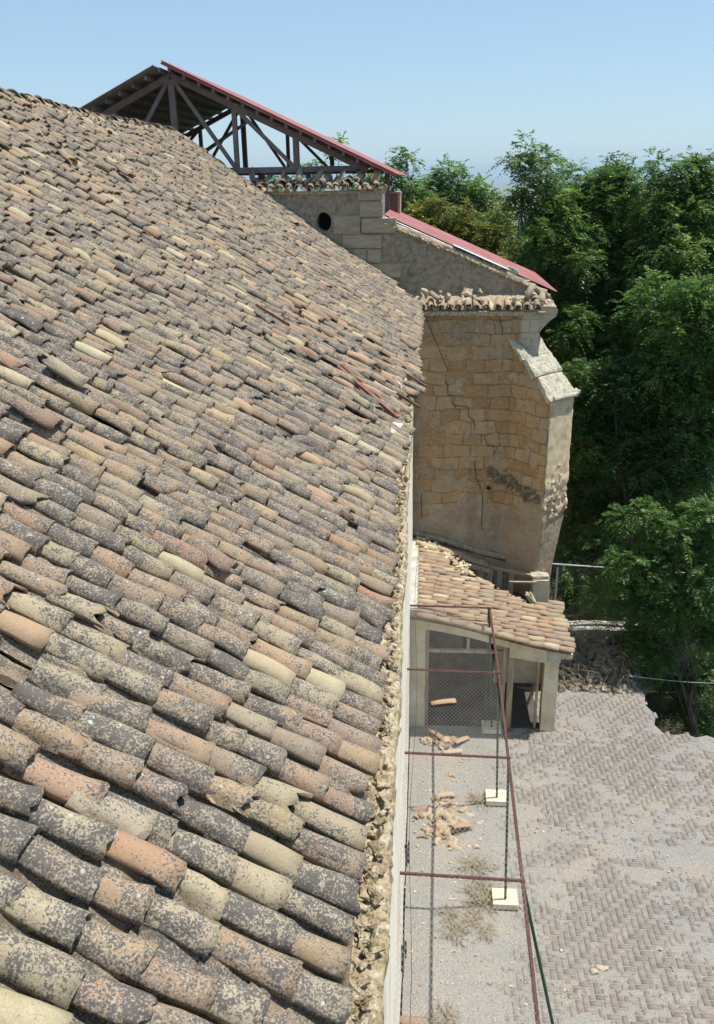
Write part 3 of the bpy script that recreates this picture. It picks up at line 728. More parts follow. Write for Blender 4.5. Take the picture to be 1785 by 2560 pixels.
# sloping gable wall
SL = [(-.97, 10.06), (-.5, 9.86), (0.2, 9.57), (.9, 9.28), (1.58, 8.98), (2.2, 8.72), (2.85, 8.42)]
def slz(x): return float(np.interp(x, [a for a, b in SL], [b for a, b in SL]))
def gab(u, v):
    x = -1.0+u*3.85; z = 8.2+(slz(x)-8.2)*v; return Vector((x, YU+.004, z)), Vector((0, -1, 0))
grid_wall('gable_wall', gab, 90, 34, M['greywall'], church, .02)
mb = MB()
for i in range(60):
    x = -.95+i*.063; z = slz(x); mb.rock((x, YU+.06+random.gauss(0, .01), z+.005), (.1, .22, .05+random.random()*.03), sub=0, jag=.25, rot=Matrix.Rotation(rad(23), 3, 'Y'))
mb.build('gable_coping', M['mortar'], church)
P = []; D = []; Nn = []
for i in range(14):
    x = -.75+i*.26; P.append((x+.1, YU+.1, slz(x+.1)+.035)); D.append((-1, 0, .42+random.gauss(0, .03))); Nn.append((.4, -.15+random.gauss(0, .1), 1))
tt, li = tints(14, rg, .2); tt[:, :3] = tt[:, :3]*.7+.12
link('gable_edge_tiles', tiles_mesh('gable_edge_tiles', P, D, Nn, .08, .07, .34, tint=tt, lich=li*.5, nu=8, nv=2), M['tile_clean'], church)

def corrugated(p0, ex, ey, w, h, pitch, amp, name, mat, parent, n=None, thick=.004, bend=None):
    """sheet from p0 along ex (corrugations run along this) and ey (across)"""
    p0 = Vector(p0); ex = Vector(ex).normalized(); ey = Vector(ey).normalized(); nn = ex.cross(ey).normalized()
    if nn.z < 0: nn = -nn
    m = int(h/pitch*6); V = []
    for lay in (0, 1):
        for i in range(3):
            for j in range(m+1):
                t = j/m*h; V.append(p0+ex*(w*i/2)+ey*t+nn*(amp*math.sin(2*math.pi*t/pitch)-lay*thick)+(Vector((0,0,1))*(bend(i/2, j/m) if bend else 0)))
    k = m+1; F = []
    for i in range(2):
        for j in range(m):
            F.append((i*k+j, (i+1)*k+j, (i+1)*k+j+1, i*k+j+1)); b = 3*k
            F.append((b+i*k+j, b+i*k+j+1, b+(i+1)*k+j+1, b+(i+1)*k+j))
    for j in range(m): F.append((j, j+1, 3*k+j+1, 3*k+j)); F.append((2*k+j, 5*k+j, 5*k+j+1, 2*k+j+1))
    me = bpy.data.meshes.new(name); me.from_pydata(V, [], F); me.update()
    return link(name, me, mat, parent)
# red sheet roof of the side aisle behind the sloping wall
rd = (Vector((2.92, 0, 8.50))-Vector((-.9, 0, 10.17))).normalized()
corrugated((-.92, YU+.14, 10.22), rd, (0, 1, 0), 4.25, 4.2, .2, .018, 'red_sheet_roof', M['red_sheet'], church)
corrugated((-.9, YU+.10, 10.17), rd, (0, 1, 0), 1.45, .10, .05, .008, 'sheet_edge', M['clear_sheet'], church)
corrugated((.62, YU+.03, 9.56), rd, (0, 1, 0), 1.35, .22, .11, .014, 'loose_plastic_sheet', M['clear_sheet'], church)
mb = MB(); mb.rock((1.95, YU+.22, 8.98), (.3, .2, .14), sub=0, rot=Matrix.Rotation(rad(22), 3, 'Y')); mb.build('stone_on_sheet', M['coping'], church)
# red-brown parapet block behind the corner
mb = MB(); mb.box((-1.0, 23.0, 9.6), (-.72, 24.2, 10.6)); mb.build('parapet_block', M['red_brick'], church)
mb = MB(); mb.box((-.72, 22.98, 9.6), (-.66, 24.2, 10.61)); mb.box((-1.02, 22.97, 10.61), (-.65, 24.2, 10.65)); mb.build('parapet_cap', M['quoin'], church)

# diagonal buttress
def lerp(a, b, t): return a+(b-a)*t
def ring(z):
    """plan points of the buttress at height z: wall-left, front-left, front-right, wall-right"""
    e = sm((4.0-z)/2.2)
    fl = Vector((2.77, 18.48)); fr_ = Vector((3.37, 19.08))
    fl = fl.lerp(Vector((2.72, 18.62)), e); fr_ = fr_.lerp(Vector((3.10, 18.86)), e)
    wl_ = Vector((1.95, YE+.05)).lerp(Vector((1.9, YE+.05)), e); wr = Vector((2.6, YE+.7))
    return [wl_, fl, fr_, wr]
zs = np.linspace(-.2, 6.42, 120); 
def shell(i0, i1, name, mat, nseg, amp):
    V = []
    for z in zs:
        r = ring(z)
        for k in range(nseg+1):
            q = r[i0].lerp(r[i1], k/nseg); p = Vector((q.x, q.y, z)); d = (r[i1]-r[i0]).normalized(); nr = Vector((d.y, -d.x, 0))
            a = amp*(1+3.0*math.exp(-((z-4.05)/.5)**2))
            ed = min(k, nseg-k)/nseg
            V.append(p+nr*(fbm(p*1.6, 1, 4)*a+fbm(p*7, 1, 3)*a*.5)+Vector((d.x, d.y, 0))*(fbm((z*3, i0, 1), 1, 4)*a*1.5 if k in (nseg,) else 0))
    k = nseg+1
    F = [(j*k+i, j*k+i+1, (j+1)*k+i+1, (j+1)*k+i) for j in range(len(zs)-1) for i in range(nseg)]
    me = bpy.data.meshes.new(name); me.from_pydata(V, [], F); me.polygons.foreach_set('use_smooth', [True]*len(F)); return link(name, me, mat, church)
# single shell across three sides so the corners stay joined
V = []; segs = 14
for z in zs:
    r = ring(z); 
    for a in range(3):
        d = (r[a+1]-r[a]).normalized(); nr = Vector((d.y, -d.x, 0))
        for k in range(segs+(1 if a == 2 else 0)):
            q = r[a].lerp(r[a+1], k/segs); p = Vector((q.x, q.y, z))
            am = .014*(1+5.5*math.exp(-((z-4.0)/.5)**2)*(1 if a > 0 else .5))
            V.append(p+nr*(fbm(p*1.6, 1, 4)*am+fbm(p*8, 1, 3)*am*.8))
k = segs*3+1
F = [(j*k+i, j*k+i+1, (j+1)*k+i+1, (j+1)*k+i) for j in range(len(zs)-1) for i in range(k-1)]
me = bpy.data.meshes.new('buttress'); me.from_pydata(V, [], F)
# upper wedge between the top ring and the facade
me.polygons.foreach_set('use_smooth', [True]*len(F))
me.materials.append(M['facade_d']); me.materials.append(M['end_plaster_sunlit'])
me.polygons.foreach_set('material_index', [1 if (q % (k-1)) >= segs and zs[q//(k-1)] > 3.75+.25*math.sin((q % (k-1))*1.3) else 0 for q in range(len(F))])  # sunlit colour on the end face stops above the half-shaded foot
but = link('buttress', me, None, church)
mb = MB(); r = ring(6.4)
A = Vector((1.95, YE, 7.56)); B = Vector((r[1].x, r[1].y, 6.4)); C_ = Vector((r[2].x, r[2].y, 6.4)); D_ = Vector((2.6, YE+.7, 7.56))
mb.poly([A, B, (1.95, YE, 6.38), C_, D_, (2.6, YE+.7, 6.38)], [(2, 1, 0), (0, 1, 3, 4), (4, 3, 5)])
mb.build('buttress_shoulder', M['facade_d'], church)
# coping stones sliding down the shoulder
mb = MB(); nst = 3
Dn = (B-A); En = (C_-D_)
for i in range(nst):
    t0, t1 = [(-.02, .33), (.335, .63), (.638, 1.03)][i]
    for (q0, q1) in ((-.05, 1.02),):
        a0_ = A.lerp(B, t0); a1_ = A.lerp(B, t1); b0_ = D_.lerp(C_, t0); b1_ = D_.lerp(C_, t1)
        f0 = a0_.lerp(b0_, q0); f1 = a1_.lerp(b1_, q0-.03); g0 = a0_.lerp(b0_, q1); g1 = a1_.lerp(b1_, q1+.03)
        upn = (f1-f0).cross(g0-f0).normalized(); upn = upn if upn.z > 0 else -upn
        off = upn*[.035, .075, .05][i]; lo = upn*-.06
        nseg = 12; f0 += Vector((.02, .02, 0))*i; f1 += Vector((random.gauss(0, .02), 0, 0)); V = []
        for lay in (off, lo):
            for jj in range(nseg+1):
                for ii in range(nseg+1):
                    p = (f0.lerp(f1, ii/nseg)).lerp(g0.lerp(g1, ii/nseg), jj/nseg)+lay
                    ed = (.022 if (ii in (0, nseg) or jj in (0, nseg)) and lay is off else 0)
                    V.append(p-upn*ed+Vector((1, .5, .3))*.016*fbm(p*7, 1, 3)+upn*.022*fbm(p*4, 1, 4))
        k1 = nseg+1; b = k1*k1; F = []
        for jj in range(nseg):
            for ii in range(nseg):
                q = (jj*k1+ii, jj*k1+ii+1, (jj+1)*k1+ii+1, (jj+1)*k1+ii); F.append(q); F.append(tuple(b+x for x in q[::-1]))
        for ii in range(nseg):
            F += [(ii, b+ii, b+ii+1, ii+1), (nseg*k1+ii, nseg*k1+ii+1, b+nseg*k1+ii+1, b+nseg*k1+ii), (ii*k1, (ii+1)*k1, b+(ii+1)*k1, b+ii*k1), (ii*k1+nseg, b+ii*k1+nseg, b+(ii+1)*k1+nseg, (ii+1)*k1+nseg)]
        mb.poly(V, F)
mb.tube([B+Vector((.06, .0, .02)), C_+Vector((.03, -.04, .0))], .055, 8)
mb.rock(C_+Vector((.04, 0, .03)), (.15, .15, .12), sub=1)
mb.build('buttress_coping', M['coping'], church)
mb = Pile(); random.seed(77)
for i in range(70):
    z = random.gauss(4.0, .36); r = ring(z); q = r[1].lerp(r[2], random.uniform(.1, 1.02)); a = random.uniform(.03, .12)
    mb.rock((q.x-.02, q.y+.02, z), (a*1.5, a, a*.7), sub=0, jag=.5)
mb.build('exposed_core', M['rubble'], church, 'core_stone', 70)
# cracks and the hanging cable on the facade
def crack(pts, w, name):
    mb = MB(); P = []
    for (x0, z0), (x1, z1) in zip(pts, pts[1:]):
        for k in range(5): t = k/5; P.append((x0+(x1-x0)*t+random.gauss(0, .008), YE-.012-.016*fbm((x0*1.1, YE*1.1, z0*1.1), 1, 3), z0+(z1-z0)*t+random.gauss(0, .006)))
    P.append((pts[-1][0], YE-.02, pts[-1][1]))
    for a_, b_ in zip(P, P[1:]): mb.bar(a_, b_, .012, w*random.uniform(.2, .85), side=(0, 1, 0))
    return mb
def fc(x, y): p = at(1000+x/3.558, 700+y/3.558, YE); return (p.x, p.z)
def fd(x, y): p = at(950+x/2.911, 850+y/2.911, YE); return (p.x, p.z)
mb = MB()
for pts, w in [([fc(415, 920), fc(425, 1020), fc(465, 1040), fc(470, 1115), fc(605, 1130), fc(612, 1215), fc(660, 1250), fc(665, 1330)], .014), ([fc(895, 260), fc(885, 330), fc(903, 400), fc(910, 480)], .010),
               ([fd(690, 880), fd(700, 1010), fd(742, 1090), fd(742, 1380)], .009), ([fd(760, 700), fd(780, 765), fd(830, 770), fd(832, 855)], .012), ([fd(300, 1120), fd(305, 1300)], .009)]:
    crack(pts, w, 'crack').build('crack', M['void'], church)
mb = MB(); p, q = fc(228, 330), fc(428, 808); mb.tube([(p[0]+(q[0]-p[0])*t, YE-.05-.02*math.sin(t*3.1), p[1]+(q[1]-p[1])*t) for t in [i/10 for i in range(11)]], .008, 5)
mb.build('wall_cable', M['dark_wire'], church)
mb = Pile(); random.seed(52)
for i in range(150):
    t = random.random(); x = 1.55+1.15*t; z = 4.45-.5*t+random.gauss(0, .09); a = random.uniform(.03, .1)
    yy = YE if x < 1.95 else YE-(x-1.95)
    mb.rock((x, yy-.005, z), (a*1.5, a*.7, a*.7), sub=0, jag=.4)
mb.build('eroded_band', mat_noise('dark_weathered_core', [(.3, (.1,.08,.065)), (.6, (.25,.19,.13)), (.8, (.4,.32,.22))], 9, .95, .8, 40, .01), church, 'eroded_stone', 60)
# putlog holes, drawn as near-black plugs for the shade inside
mb = MB()
for (x, z) in [fd(790, 1075), fd(205, 1052)]:
    V = [(x+.05*math.cos(a)*random.uniform(.8, 1.2), YE-.045, z+.045*math.sin(a)*random.uniform(.8, 1.2)) for a in [i*.7 for i in range(9)]]
    V2 = [(v[0], YE+.1, v[2]) for v in V]; mb.poly(V+V2, [tuple(range(9))[::-1]]+[(i, (i+1) % 9, 9+(i+1) % 9, 9+i) for i in range(9)])
mb.build('putlog_hole', M['void'], church)

# ------------------------------------------------------------------ steel shelter over the crossing
sh = thing('steel_roof_shelter', 'open steel truss shelter with red corrugated roof above the church', 'roof shelter', (-5.64, 20.6, 10.9))
AX, AZ, EZ, SLP = -5.64, 13.14, 11.19, .464
def truss(y):
    mb = MB(); half = (AZ-EZ)/SLP
    xl, xr = AX-half, AX+half
    t = mb.bar((xl, y, EZ), (xr, y, EZ), .11, .12).build('truss', M['steel'], sh)
    def mem(nm, p, q, w=.09): MB().bar(p, q, w, w).build(nm, M['steel'], t)
    mem('top_chord', (xl-.12, y-.004, EZ-.05), (AX, y-.004, AZ), .125); mem('top_chord', (xr+.12, y-.004, EZ-.05), (AX, y-.004, AZ), .125)
    mem('king_post', (AX, y+.004, EZ), (AX, y+.004, AZ), .14)
    for k in (1, 2):
        for s_ in (-1, 1):
            x = AX+s_*1.36*k; zt = AZ-SLP*1.36*k; mem('strut', (x, y+.002, EZ), (x, y+.002, zt), .105 if k == 1 else .13)
            xp = AX+s_*1.36*(k-1); zp = AZ-SLP*1.36*(k-1)
            mem('brace', (xp+s_*.02, y-.02, zp-.03), (x, y-.02, EZ), .085)
    return t
for y in (20.6, 28.4): truss(y)
half = (AZ-EZ)/SLP
for s_ in (-1, 1):
    for k in range(15):
        t = (k+.35)/15; x = AX+s_*(half+.35)*t*1.02; z = AZ-SLP*abs(x-AX)+.125
        MB().bar((x, 20.1, z), (x, 28.8, z), .06, .09).build('purlin', M['steel'], sh)
# lattice girders along the building
for xx in (AX-2.75,):
    zz = AZ-SLP*abs(xx-AX)-.12; mb = MB(); mb.bar((xx, 20.6, zz), (xx, 28.4, zz), .05); mb.bar((xx, 20.6, zz-.3), (xx, 28.4, zz-.3), .05)
    for i in range(16):
        y0 = 20.7+i*.375; mb.bar((xx, y0, zz), (xx, y0+.19, zz-.3), .03); mb.bar((xx, y0+.19, zz-.3), (xx, y0+.375, zz), .03)
    mb.build('lattice_girder', M['steel'], sh)
MB().bar((AX+.1, 20.6, EZ+.1), (AX+.1, 28.4, AZ-.5), .07).build('wind_brace', M['steel'], sh)
for (x, y, z0) in ((-1.5, 20.6, 10.6), (-.95, 22.4, 10.2), (-3.05, 23.6, 9.8), (-1.5, 28.4, 9.5), (-4.3, 23.9, 9.8), (-9.8, 20.6, 8), (-9.8, 28.4, 8), (-5.2, 28.4, 9.5)):
    MB().bar((x, y, z0), (x, y, EZ+(.0 if x > -2 else .1)), .11).build('post', M['steel'] if y > 20.7 else M['quoin'], sh)
dR = Vector((1, 0, -SLP)).normalized(); dL = Vector((-1, 0, -SLP)).normalized()
corrugated((AX-.03, 20.0, AZ+.25), dR, (0, 1, 0), 5.55, 9.0, .2, .02, 'red_roof_sheet', M['red_sheet'], sh)
corrugated((AX-.18, 19.9, AZ+.145), dL, (0, 1, 0), 5.3, 9.0, .2, .02, 'grey_roof_sheet', M['dark_sheet'], sh)
MB().bar((AX-.03, 20.02, AZ+.2), (AX-.03+dR.x*5.5, 20.02, AZ+.2+dR.z*5.5), .02, .05).build('verge_trim', M['red_sheet'], sh)

# ------------------------------------------------------------------ porch lean-to
por = thing('porch', 'ruined lean-to porch with tiled roof and broken upper edge beside the nave', 'porch', (1.4, 15.4, 0))
YF = 15.4
PZ = lambda x: 2.70-.235*(x+.25)+.03*math.sin(x*2.1)
P, D, Nn, I, R, TTi, L_ = [], [], [], [], [], [], []
random.seed(12)
y = YF-.16; row = 0
def back_edge(x): return float(np.interp(x, [-.2, .25, .6, .9, 1.3, 1.8, 2.4, 3.2], [19.05, 18.9, 18.6, 18.1, 17.65, 17.35, 17.0, 17.3]))
while y < 19.1:
    x = 3.12+random.gauss(0, .03)
    yawr = random.gauss(0, .015)
    while x > .0:
        exq = random.gauss(.31, .03)
        z = PZ(x)
        if y < back_edge(x)+random.gauss(0, .05):
            U = Vector((-1, yawr+random.gauss(0, .02), .235-.05)).normalized(); N1 = Vector((.235, 0, 1)).normalized()
            P.append((x, y, z+.10+.014)); D.append(U); Nn.append(N1); I.append(0); R.append(.088); L_.append(max(.1, min(exq+.09, x+.1)))
            P.append((x, y+.1, z+.03)); D.append(U); Nn.append(N1); I.append(1); R.append(.085); L_.append(max(.1, min(exq+.09, x+.1)))
        x -= exq
    y += random.gauss(.2, .008)
n = len(P); rgp = np.random.default_rng(8); tt, li = tints(n, rgp, .16); tt[:, :3] = tt[:, :3]*.66+np.array([.34,.225,.165])*.40; li = li*.42-.1
link('roof_tiles', tiles_mesh('porch_tiles', P, D, Nn, np.array(R), np.array(R)*.8, np.array(L_), tint=tt, lich=li, inv=np.array(I, float), nu=8, nv=2, seed=13, chip=np.abs(rgp.normal(0, .015, n))), M['tile_clean'], por)
# deck below
mb = MB(); V = []; xs = np.linspace(-.22, 3.05, 20)
for x in xs: V += [(x, YF-.05, PZ(x)+.02), (x, back_edge(x)-.1, PZ(x)+.02), (x, YF-.05, PZ(x)-.05), (x, back_edge(x)-.1, PZ(x)-.05)]
F = []
for i in range(19): a = i*4; F += [(a, a+4, a+5, a+1), (a+2, a+3, a+7, a+6), (a, a+2, a+6, a+4), (a+1, a+5, a+7, a+3)]
mb.poly(V, F); mb.poly([V[-4], V[-3], V[-1], V[-2]], [(0, 1, 2, 3)]); mb.build('roof_deck', M['dark_wood'], por)
# front lintels, butt jointed pieces under the verge
def beam(x0, x1, h0, h1, mat, nm, d=.22, y=YF, seg=10):
    V = []; F = []
    for i in range(seg+1):
        x = x0+(x1-x0)*i/seg; zt = PZ(x)-.055; hh = h0+(h1-h0)*i/seg
        for (yy, zz) in ((y, zt), (y, zt-hh), (y+d, zt-hh), (y+d, zt)): V.append((x, yy+.012*fbm((x*2, zz*2, 5), 1, 3)*(yy == y), zz+.012*fbm((x*3, yy, zz), 1, 3)))
    for i in range(seg):
        a = i*4
        for j in range(4): F.append((a+j, a+(j+1) % 4, a+4+(j+1) % 4, a+4+j))
    F += [(3, 2, 1, 0), tuple(seg*4+j for j in range(4))]
    return MB().poly(V, [f for f in F]).build(nm, mat, por)
beam(.1, 1.82, .20, .16, M['porch_plaster'], 'lintel')
beam(1.825, 2.575, .36, .30, M['porch_plaster'], 'lintel', .25, YF-.02)
beam(2.58, 2.86, .26, .22, M['concrete'], 'capital', .3, YF-.03, 3)
beam(2.865, 3.1, .14, .10, M['rubble'], 'verge_end', .2, YF-.02, 3)
def pillar(x0, x1, y0, y1, z0, z1, nm, mat):
    V = []; nz = 24
    for k in range(nz+1):
        z = z0+(z1-z0)*k/nz
        for (x, y) in ((x0, y0), ((x0+x1)/2, y0), (x1, y0), (x1, (y0+y1)/2), (x1, y1), (x0, y1), (x0, (y0+y1)/2)):
            q = Vector((x, y, z)); V.append((x+.012*fbm(q*2.3, 1, 3), y+.012*fbm(q*2.3+Vector((5, 0, 0)), 1, 3), z))
    F = [(k*7+j, k*7+(j+1) % 7, (k+1)*7+(j+1) % 7, (k+1)*7+j) for k in range(nz) for j in range(7)]+[tuple(range(7))[::-1], tuple(nz*7+j for j in range(7))]
    return MB().poly(V, F).build(nm, mat, por)
pillar(2.55, 2.84, YF-.02, YF+.28, -.02, 1.83, 'pillar', M['porch_plaster'])
pillar(-.24, .1, YF, YF+.3, -.02, PZ(0)-.06, 'pillar', M['porch_plaster'])
pillar(-.25, -.07, YF-.004, YF+3.7, PZ(-.1)+.0, PZ(-.1)+.16, 'verge_mortar', M['concrete'])
# timber frames
def tb(p, q, w, h, nm, mat=M['wood']): return MB().bar(p, q, w, h).build(nm, mat, por)
tb((.14, YF+.1, 0), (.14, YF+.1, 2.32), .07, .07, 'door_frame'); tb((1.74, YF+.1, 0), (1.74, YF+.1, 2.0), .07, .07, 'door_frame')
tb((.175, YF+.1, 1.83), (1.70, YF+.1, 1.83), .07, .07, 'transom'); tb((.98, YF+.1, 1.87), (.98, YF+.1, 2.14), .06, .06, 'mullion')
tb((1.87, YF+.06, 0), (1.87, YF+.06, 1.95), .12, .12, 'post'); tb((1.95, YF+.1, 1.73), (2.53, YF+.1, 1.73), .06, .05, 'transom'); tb((2.44, YF+.1, 0), (2.44, YF+.1, 1.70), .05, .06, 'door_frame')
tb((2.36, YF+.9, 0), (2.46, YF+.2, 1.1), .05, .05, 'leaning_batten'); tb((2.25, YF+1.6, .02), (2.47, YF+.4, .75), .04, .05, 'leaning_batten')
tb((2.8, YF+.3, 1.2), (2.8, 17.3, 1.2), .05, .05, 'side_rail')
# inner walls, floor
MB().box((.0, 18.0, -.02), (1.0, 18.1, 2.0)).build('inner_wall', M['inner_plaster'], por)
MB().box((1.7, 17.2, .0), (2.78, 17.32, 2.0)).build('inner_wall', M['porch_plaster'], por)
MB().box((1.0, 18.4, -.02), (1.7, 18.5, 1.5)).build('inner_wall', M['void'], por)  # near-black panel painted in for the dark depth of the porch
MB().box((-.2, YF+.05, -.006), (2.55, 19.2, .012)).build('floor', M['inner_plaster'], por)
MB().box((2.78, 16.9, 0), (2.86, 17.5, 1.7)).build('side_wall', M['porch_plaster'], por)
random.seed(4)
for i, (x, y, z) in enumerate([(1.02, 17.0, 1.75), (1.12, 17.0, 1.78), (1.5, 17.0, 1.8), (1.02, 16.9, 1.2), (1.5, 16.9, 1.35), (1.47, 16.9, 1.15), (1.05, 16.2, .02), (1.35, 16.9, 1.75)]):
    pass
# attic back wall against the transept, mortar band, pier, planks
def bandz(x): return float(np.interp(x, [-.25, .45, .9, 1.4, 1.9, 2.4, 2.9], [2.95, 2.78, 2.64, 2.46, 2.36, 2.27, 2.18]))
V = []; xs = np.linspace(-.24, 2.95, 40)
for x in xs:
    z = bandz(x); w = .012*fbm((x*3, 1, 1), 1, 3)
    w *= .6; V += [(x, 19.21+w, z-.13+w), (x, 19.205+w, z-.02+w), (x, 19.24, z+.0+w), (x, YE+.03, z+.03), (x, YE+.03, z-.13)]
F = [(i*5+j, i*5+(j+1) % 5, i*5+5+(j+1) % 5, i*5+5+j) for i in range(39) for j in range(5)]
F = [f[::-1] for f in F]
MB().poly(V, F).build('mortar_band', M['greywall'], por, True)

V = []
MB().poly([(-.2, 19.2, 0), (2.9, 19.2, 0), (2.9, 19.2, bandz(2.9)-.15), (1.9, 19.2, bandz(1.9)-.15), (1.0, 19.2, bandz(1)-.15), (-.2, 19.2, bandz(-.2)-.15)], [(0, 1, 2, 3, 4, 5)]).build('attic_wall', M['greywall'], por)
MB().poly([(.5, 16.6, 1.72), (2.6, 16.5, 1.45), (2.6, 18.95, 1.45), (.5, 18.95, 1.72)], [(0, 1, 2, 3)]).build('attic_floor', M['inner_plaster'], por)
pillar(2.62, 2.98, 18.3, 18.75, 0, 2.12, 'pier', M['porch_plaster'])
mb = MB(); mb.rock((2.78, 18.5, 2.16), (.42, .3, .09), sub=1, rot=Matrix.Identity(3)); mb.build('pier_capstone', M['coping'], por)
tb((1.35, 18.5, 1.55), (1.42, 18.62, 2.3), .16, .025, 'plank'); tb((1.52, 18.45, 1.5), (1.66, 18.62, 2.28), .13, .025, 'plank'); tb((1.44, 18.52, 1.5), (1.5, 18.68, 2.2), .1, .025, 'plank')
tb((1.85, 18.6, 1.5), (1.87, 18.7, 2.2), .12, .03, 'plank'); tb((2.12, 18.6, 1.45), (2.16, 18.7, 2.15), .12, .03, 'plank')
tb((.95, 18.3, 2.52), (1.6, 18.45, 2.28), .09, .08, 'broken_rafter', M['wood']); tb((1.3, 18.6, 2.38), (2.75, 18.5, 2.12), .07, .05, 'broken_rafter'); tb((2.05, 18.2, 2.12), (2.7, 18.25, 2.1), .06, .03, 'broken_rafter')
mb = MB(); mb.rock((2.28, 17.6, 1.75), (.2, .12, .42), sub=1, rot=Matrix.Rotation(.1, 3, 'Y')); mb.rock((2.22, 17.3, 1.75), (.2, .14, .4), sub=1, rot=Matrix.Rotation(-.15, 3, 'Y')); mb.rock((2.52, 17.6, 1.95), (.14, .14, .45), sub=1, rot=Matrix.Rotation(-.5, 3, 'Y')); mb.build('broken_masonry', M['porch_plaster'], por)
# slipped tiles and mortar lumps along the broken edge
mb = Pile(); random.seed(15)
for i in range(120):
    t = random.random(); x = lerp(-.1, 1.1, t); y = back_edge(x)+random.gauss(-.12, .15); a = random.uniform(.03, .09); mb.rock((x, y, PZ(x)+.16), (a*1.5, a, a*.7), sub=0)
for i in range(50):
    x = random.uniform(.9, 2.7); y = back_edge(x)+random.gauss(.02, .05); a = random.uniform(.03, .07); mb.rock((x, y, PZ(x)+.08), (a*1.5, a, a*.7), sub=0)
mb.build('mortar_lumps', M['rubble'], por, 'mortar_lump', 90)
P, D, Nn = [], [], []
for i in range(13):
    x = .05+i*.11; P.append((x+.2, 18.62+random.gauss(0, .05), bandz(x)-.12+.02*random.random())); D.append((-1, random.gauss(0, .15), .25)); Nn.append((.3, random.gauss(-.3, .3), 1))
tt, li = tints(13, rg, .1)
link('upper_edge_tiles', tiles_mesh('upper_edge_tiles', P, D, Nn, .08, .07, .4, tint=tt, lich=li*.4, nu=8, nv=2), M['tile_clean'], por)

# ------------------------------------------------------------------ mesh screen frame beside the nave wall
scr = thing('mesh_screen_frame', 'rusty bar and green post frame carrying wire mesh along the nave wall', 'screen frame', (1.4, 11, 0))
HY = [8.24, 10.64, 13.0, 15.42]; HX = [1.29, 1.33, 1.37, 1.38]; HZ = 2.85
rail = [(1.18, 3.2, HZ), (1.25, 6.35, HZ)]+[(x, y, HZ) for x, y in zip(HX, HY)]
MB().tube(rail, .024, 8).build('outer_rail', M['rust'], scr)
for x, y in zip(HX, HY): MB().tube([(-.33, y+.04, HZ+.03), (x+.03, y, HZ+.03)], .021, 8).build('cross_bar', M['rust'], scr)
MB().tube([(-.33, 5.85, HZ+.03), (1.24, 5.8, HZ+.03)], .021, 8).build('cross_bar', M['rust'], scr)
for (fx, fy), (tx, ty) in zip([(1.41, 10.65), (1.46, 13.08), (1.52, 15.3)], [(1.33, 10.64), (1.365, 13.0), (1.37, 15.42)]):
    MB().tube([(fx, fy, .1), (tx, ty, HZ)], .02, 8).build('post', M['green'], scr)
    ft = MB().box((fx-.2, fy-.12, .035), (fx+.2, fy+.22, .13)).build('footing', M['footing'], scr)
    MB().box((fx-.195, fy-.117, 0), (fx+.195, fy+.217, .033)).build('footing_base', M['footing_side'], ft)
MB().tube([(1.92, 8.1, 0), (1.29, 8.24, HZ)], .022, 8).build('post', M['green'], scr)
# second, thinner post next to the far one
MB().tube([(1.40, 15.44, .12), (1.355, 15.5, HZ)], .012, 6).build('post', M['green'], scr)
# wire mesh, sagging a little between the bars
mb = MB(); x0, x1, y0_, y1_ = -.32, 1.3, 5.0, 15.4; cell = .065
def sag(x, y): return HZ+.04-.03*abs(math.sin((y-5.82)/2.4*math.pi))+.006*fbm((x*2, y*2, 0))
ang = math.atan(1.5); c_ = cell
import itertools
def diag(sgn):
    sl = 1.6  # dy/dx
    b = y0_-sl*(x1-x0)
    while b < y1_+sl*(x1-x0):
        # y = b + sl*(x-x0) (sgn +) or y = b + sl*(x1-x)
        pts = []
        for k in range(5):
            x = x0+(x1-x0)*k/4; y = b+sl*((x-x0) if sgn > 0 else (x1-x))
            pts.append((x, y))
        # clip
        P = []
        for (xa, ya), (xb, yb) in zip(pts, pts[1:]):
            lo, hi = 0., 1.; dy = yb-ya
            if dy > 0: lo = max(lo, (y0_-ya)/dy); hi = min(hi, (y1_-ya)/dy)
            else: lo = max(lo, (y1_-ya)/dy); hi = min(hi, (y0_-ya)/dy)
            if lo < hi:
                p = [(xa+(xb-xa)*t, ya+dy*t) for t in (lo, hi)]
                mb.bar(*[(q[0], q[1], sag(*q)) for q in p], .0024)
        b += cell*sl
diag(1); diag(-1)
mb.build('wire_mesh', M['wire'], scr)
pts = [(-.14, 4+i*.4, 0) for i in range(30)]
mb = MB(); mb.tube([(-.05+.02*math.sin(i*.9), 3+i*.45, 6.5-.25*math.sin(i*.3)) for i in range(28)], .002, 5)
tag(mb.build('edge_wire', M['dark_wire']), 'thin dark wire running along the whitewashed nave wall', 'wire')
# two dark rag knots on the wall
mb = MB()
for (y, z) in ((11.4, .5), (9.0, .9)):
    for k in range(3): mb.tube([(-.22+.03*k, y+random.gauss(0, .1)+.1*math.sin(i*.7), z-.09*i+random.gauss(0, .02)) for i in range(6)], .014, 6)
    tag(mb.build('cloth_strip', M['dark_wire']), 'dark rag hanging low on the nave wall, ' + ('farther one' if y > 10 else 'nearer one'), 'rag', 'rags on the nave wall'); mb = MB()

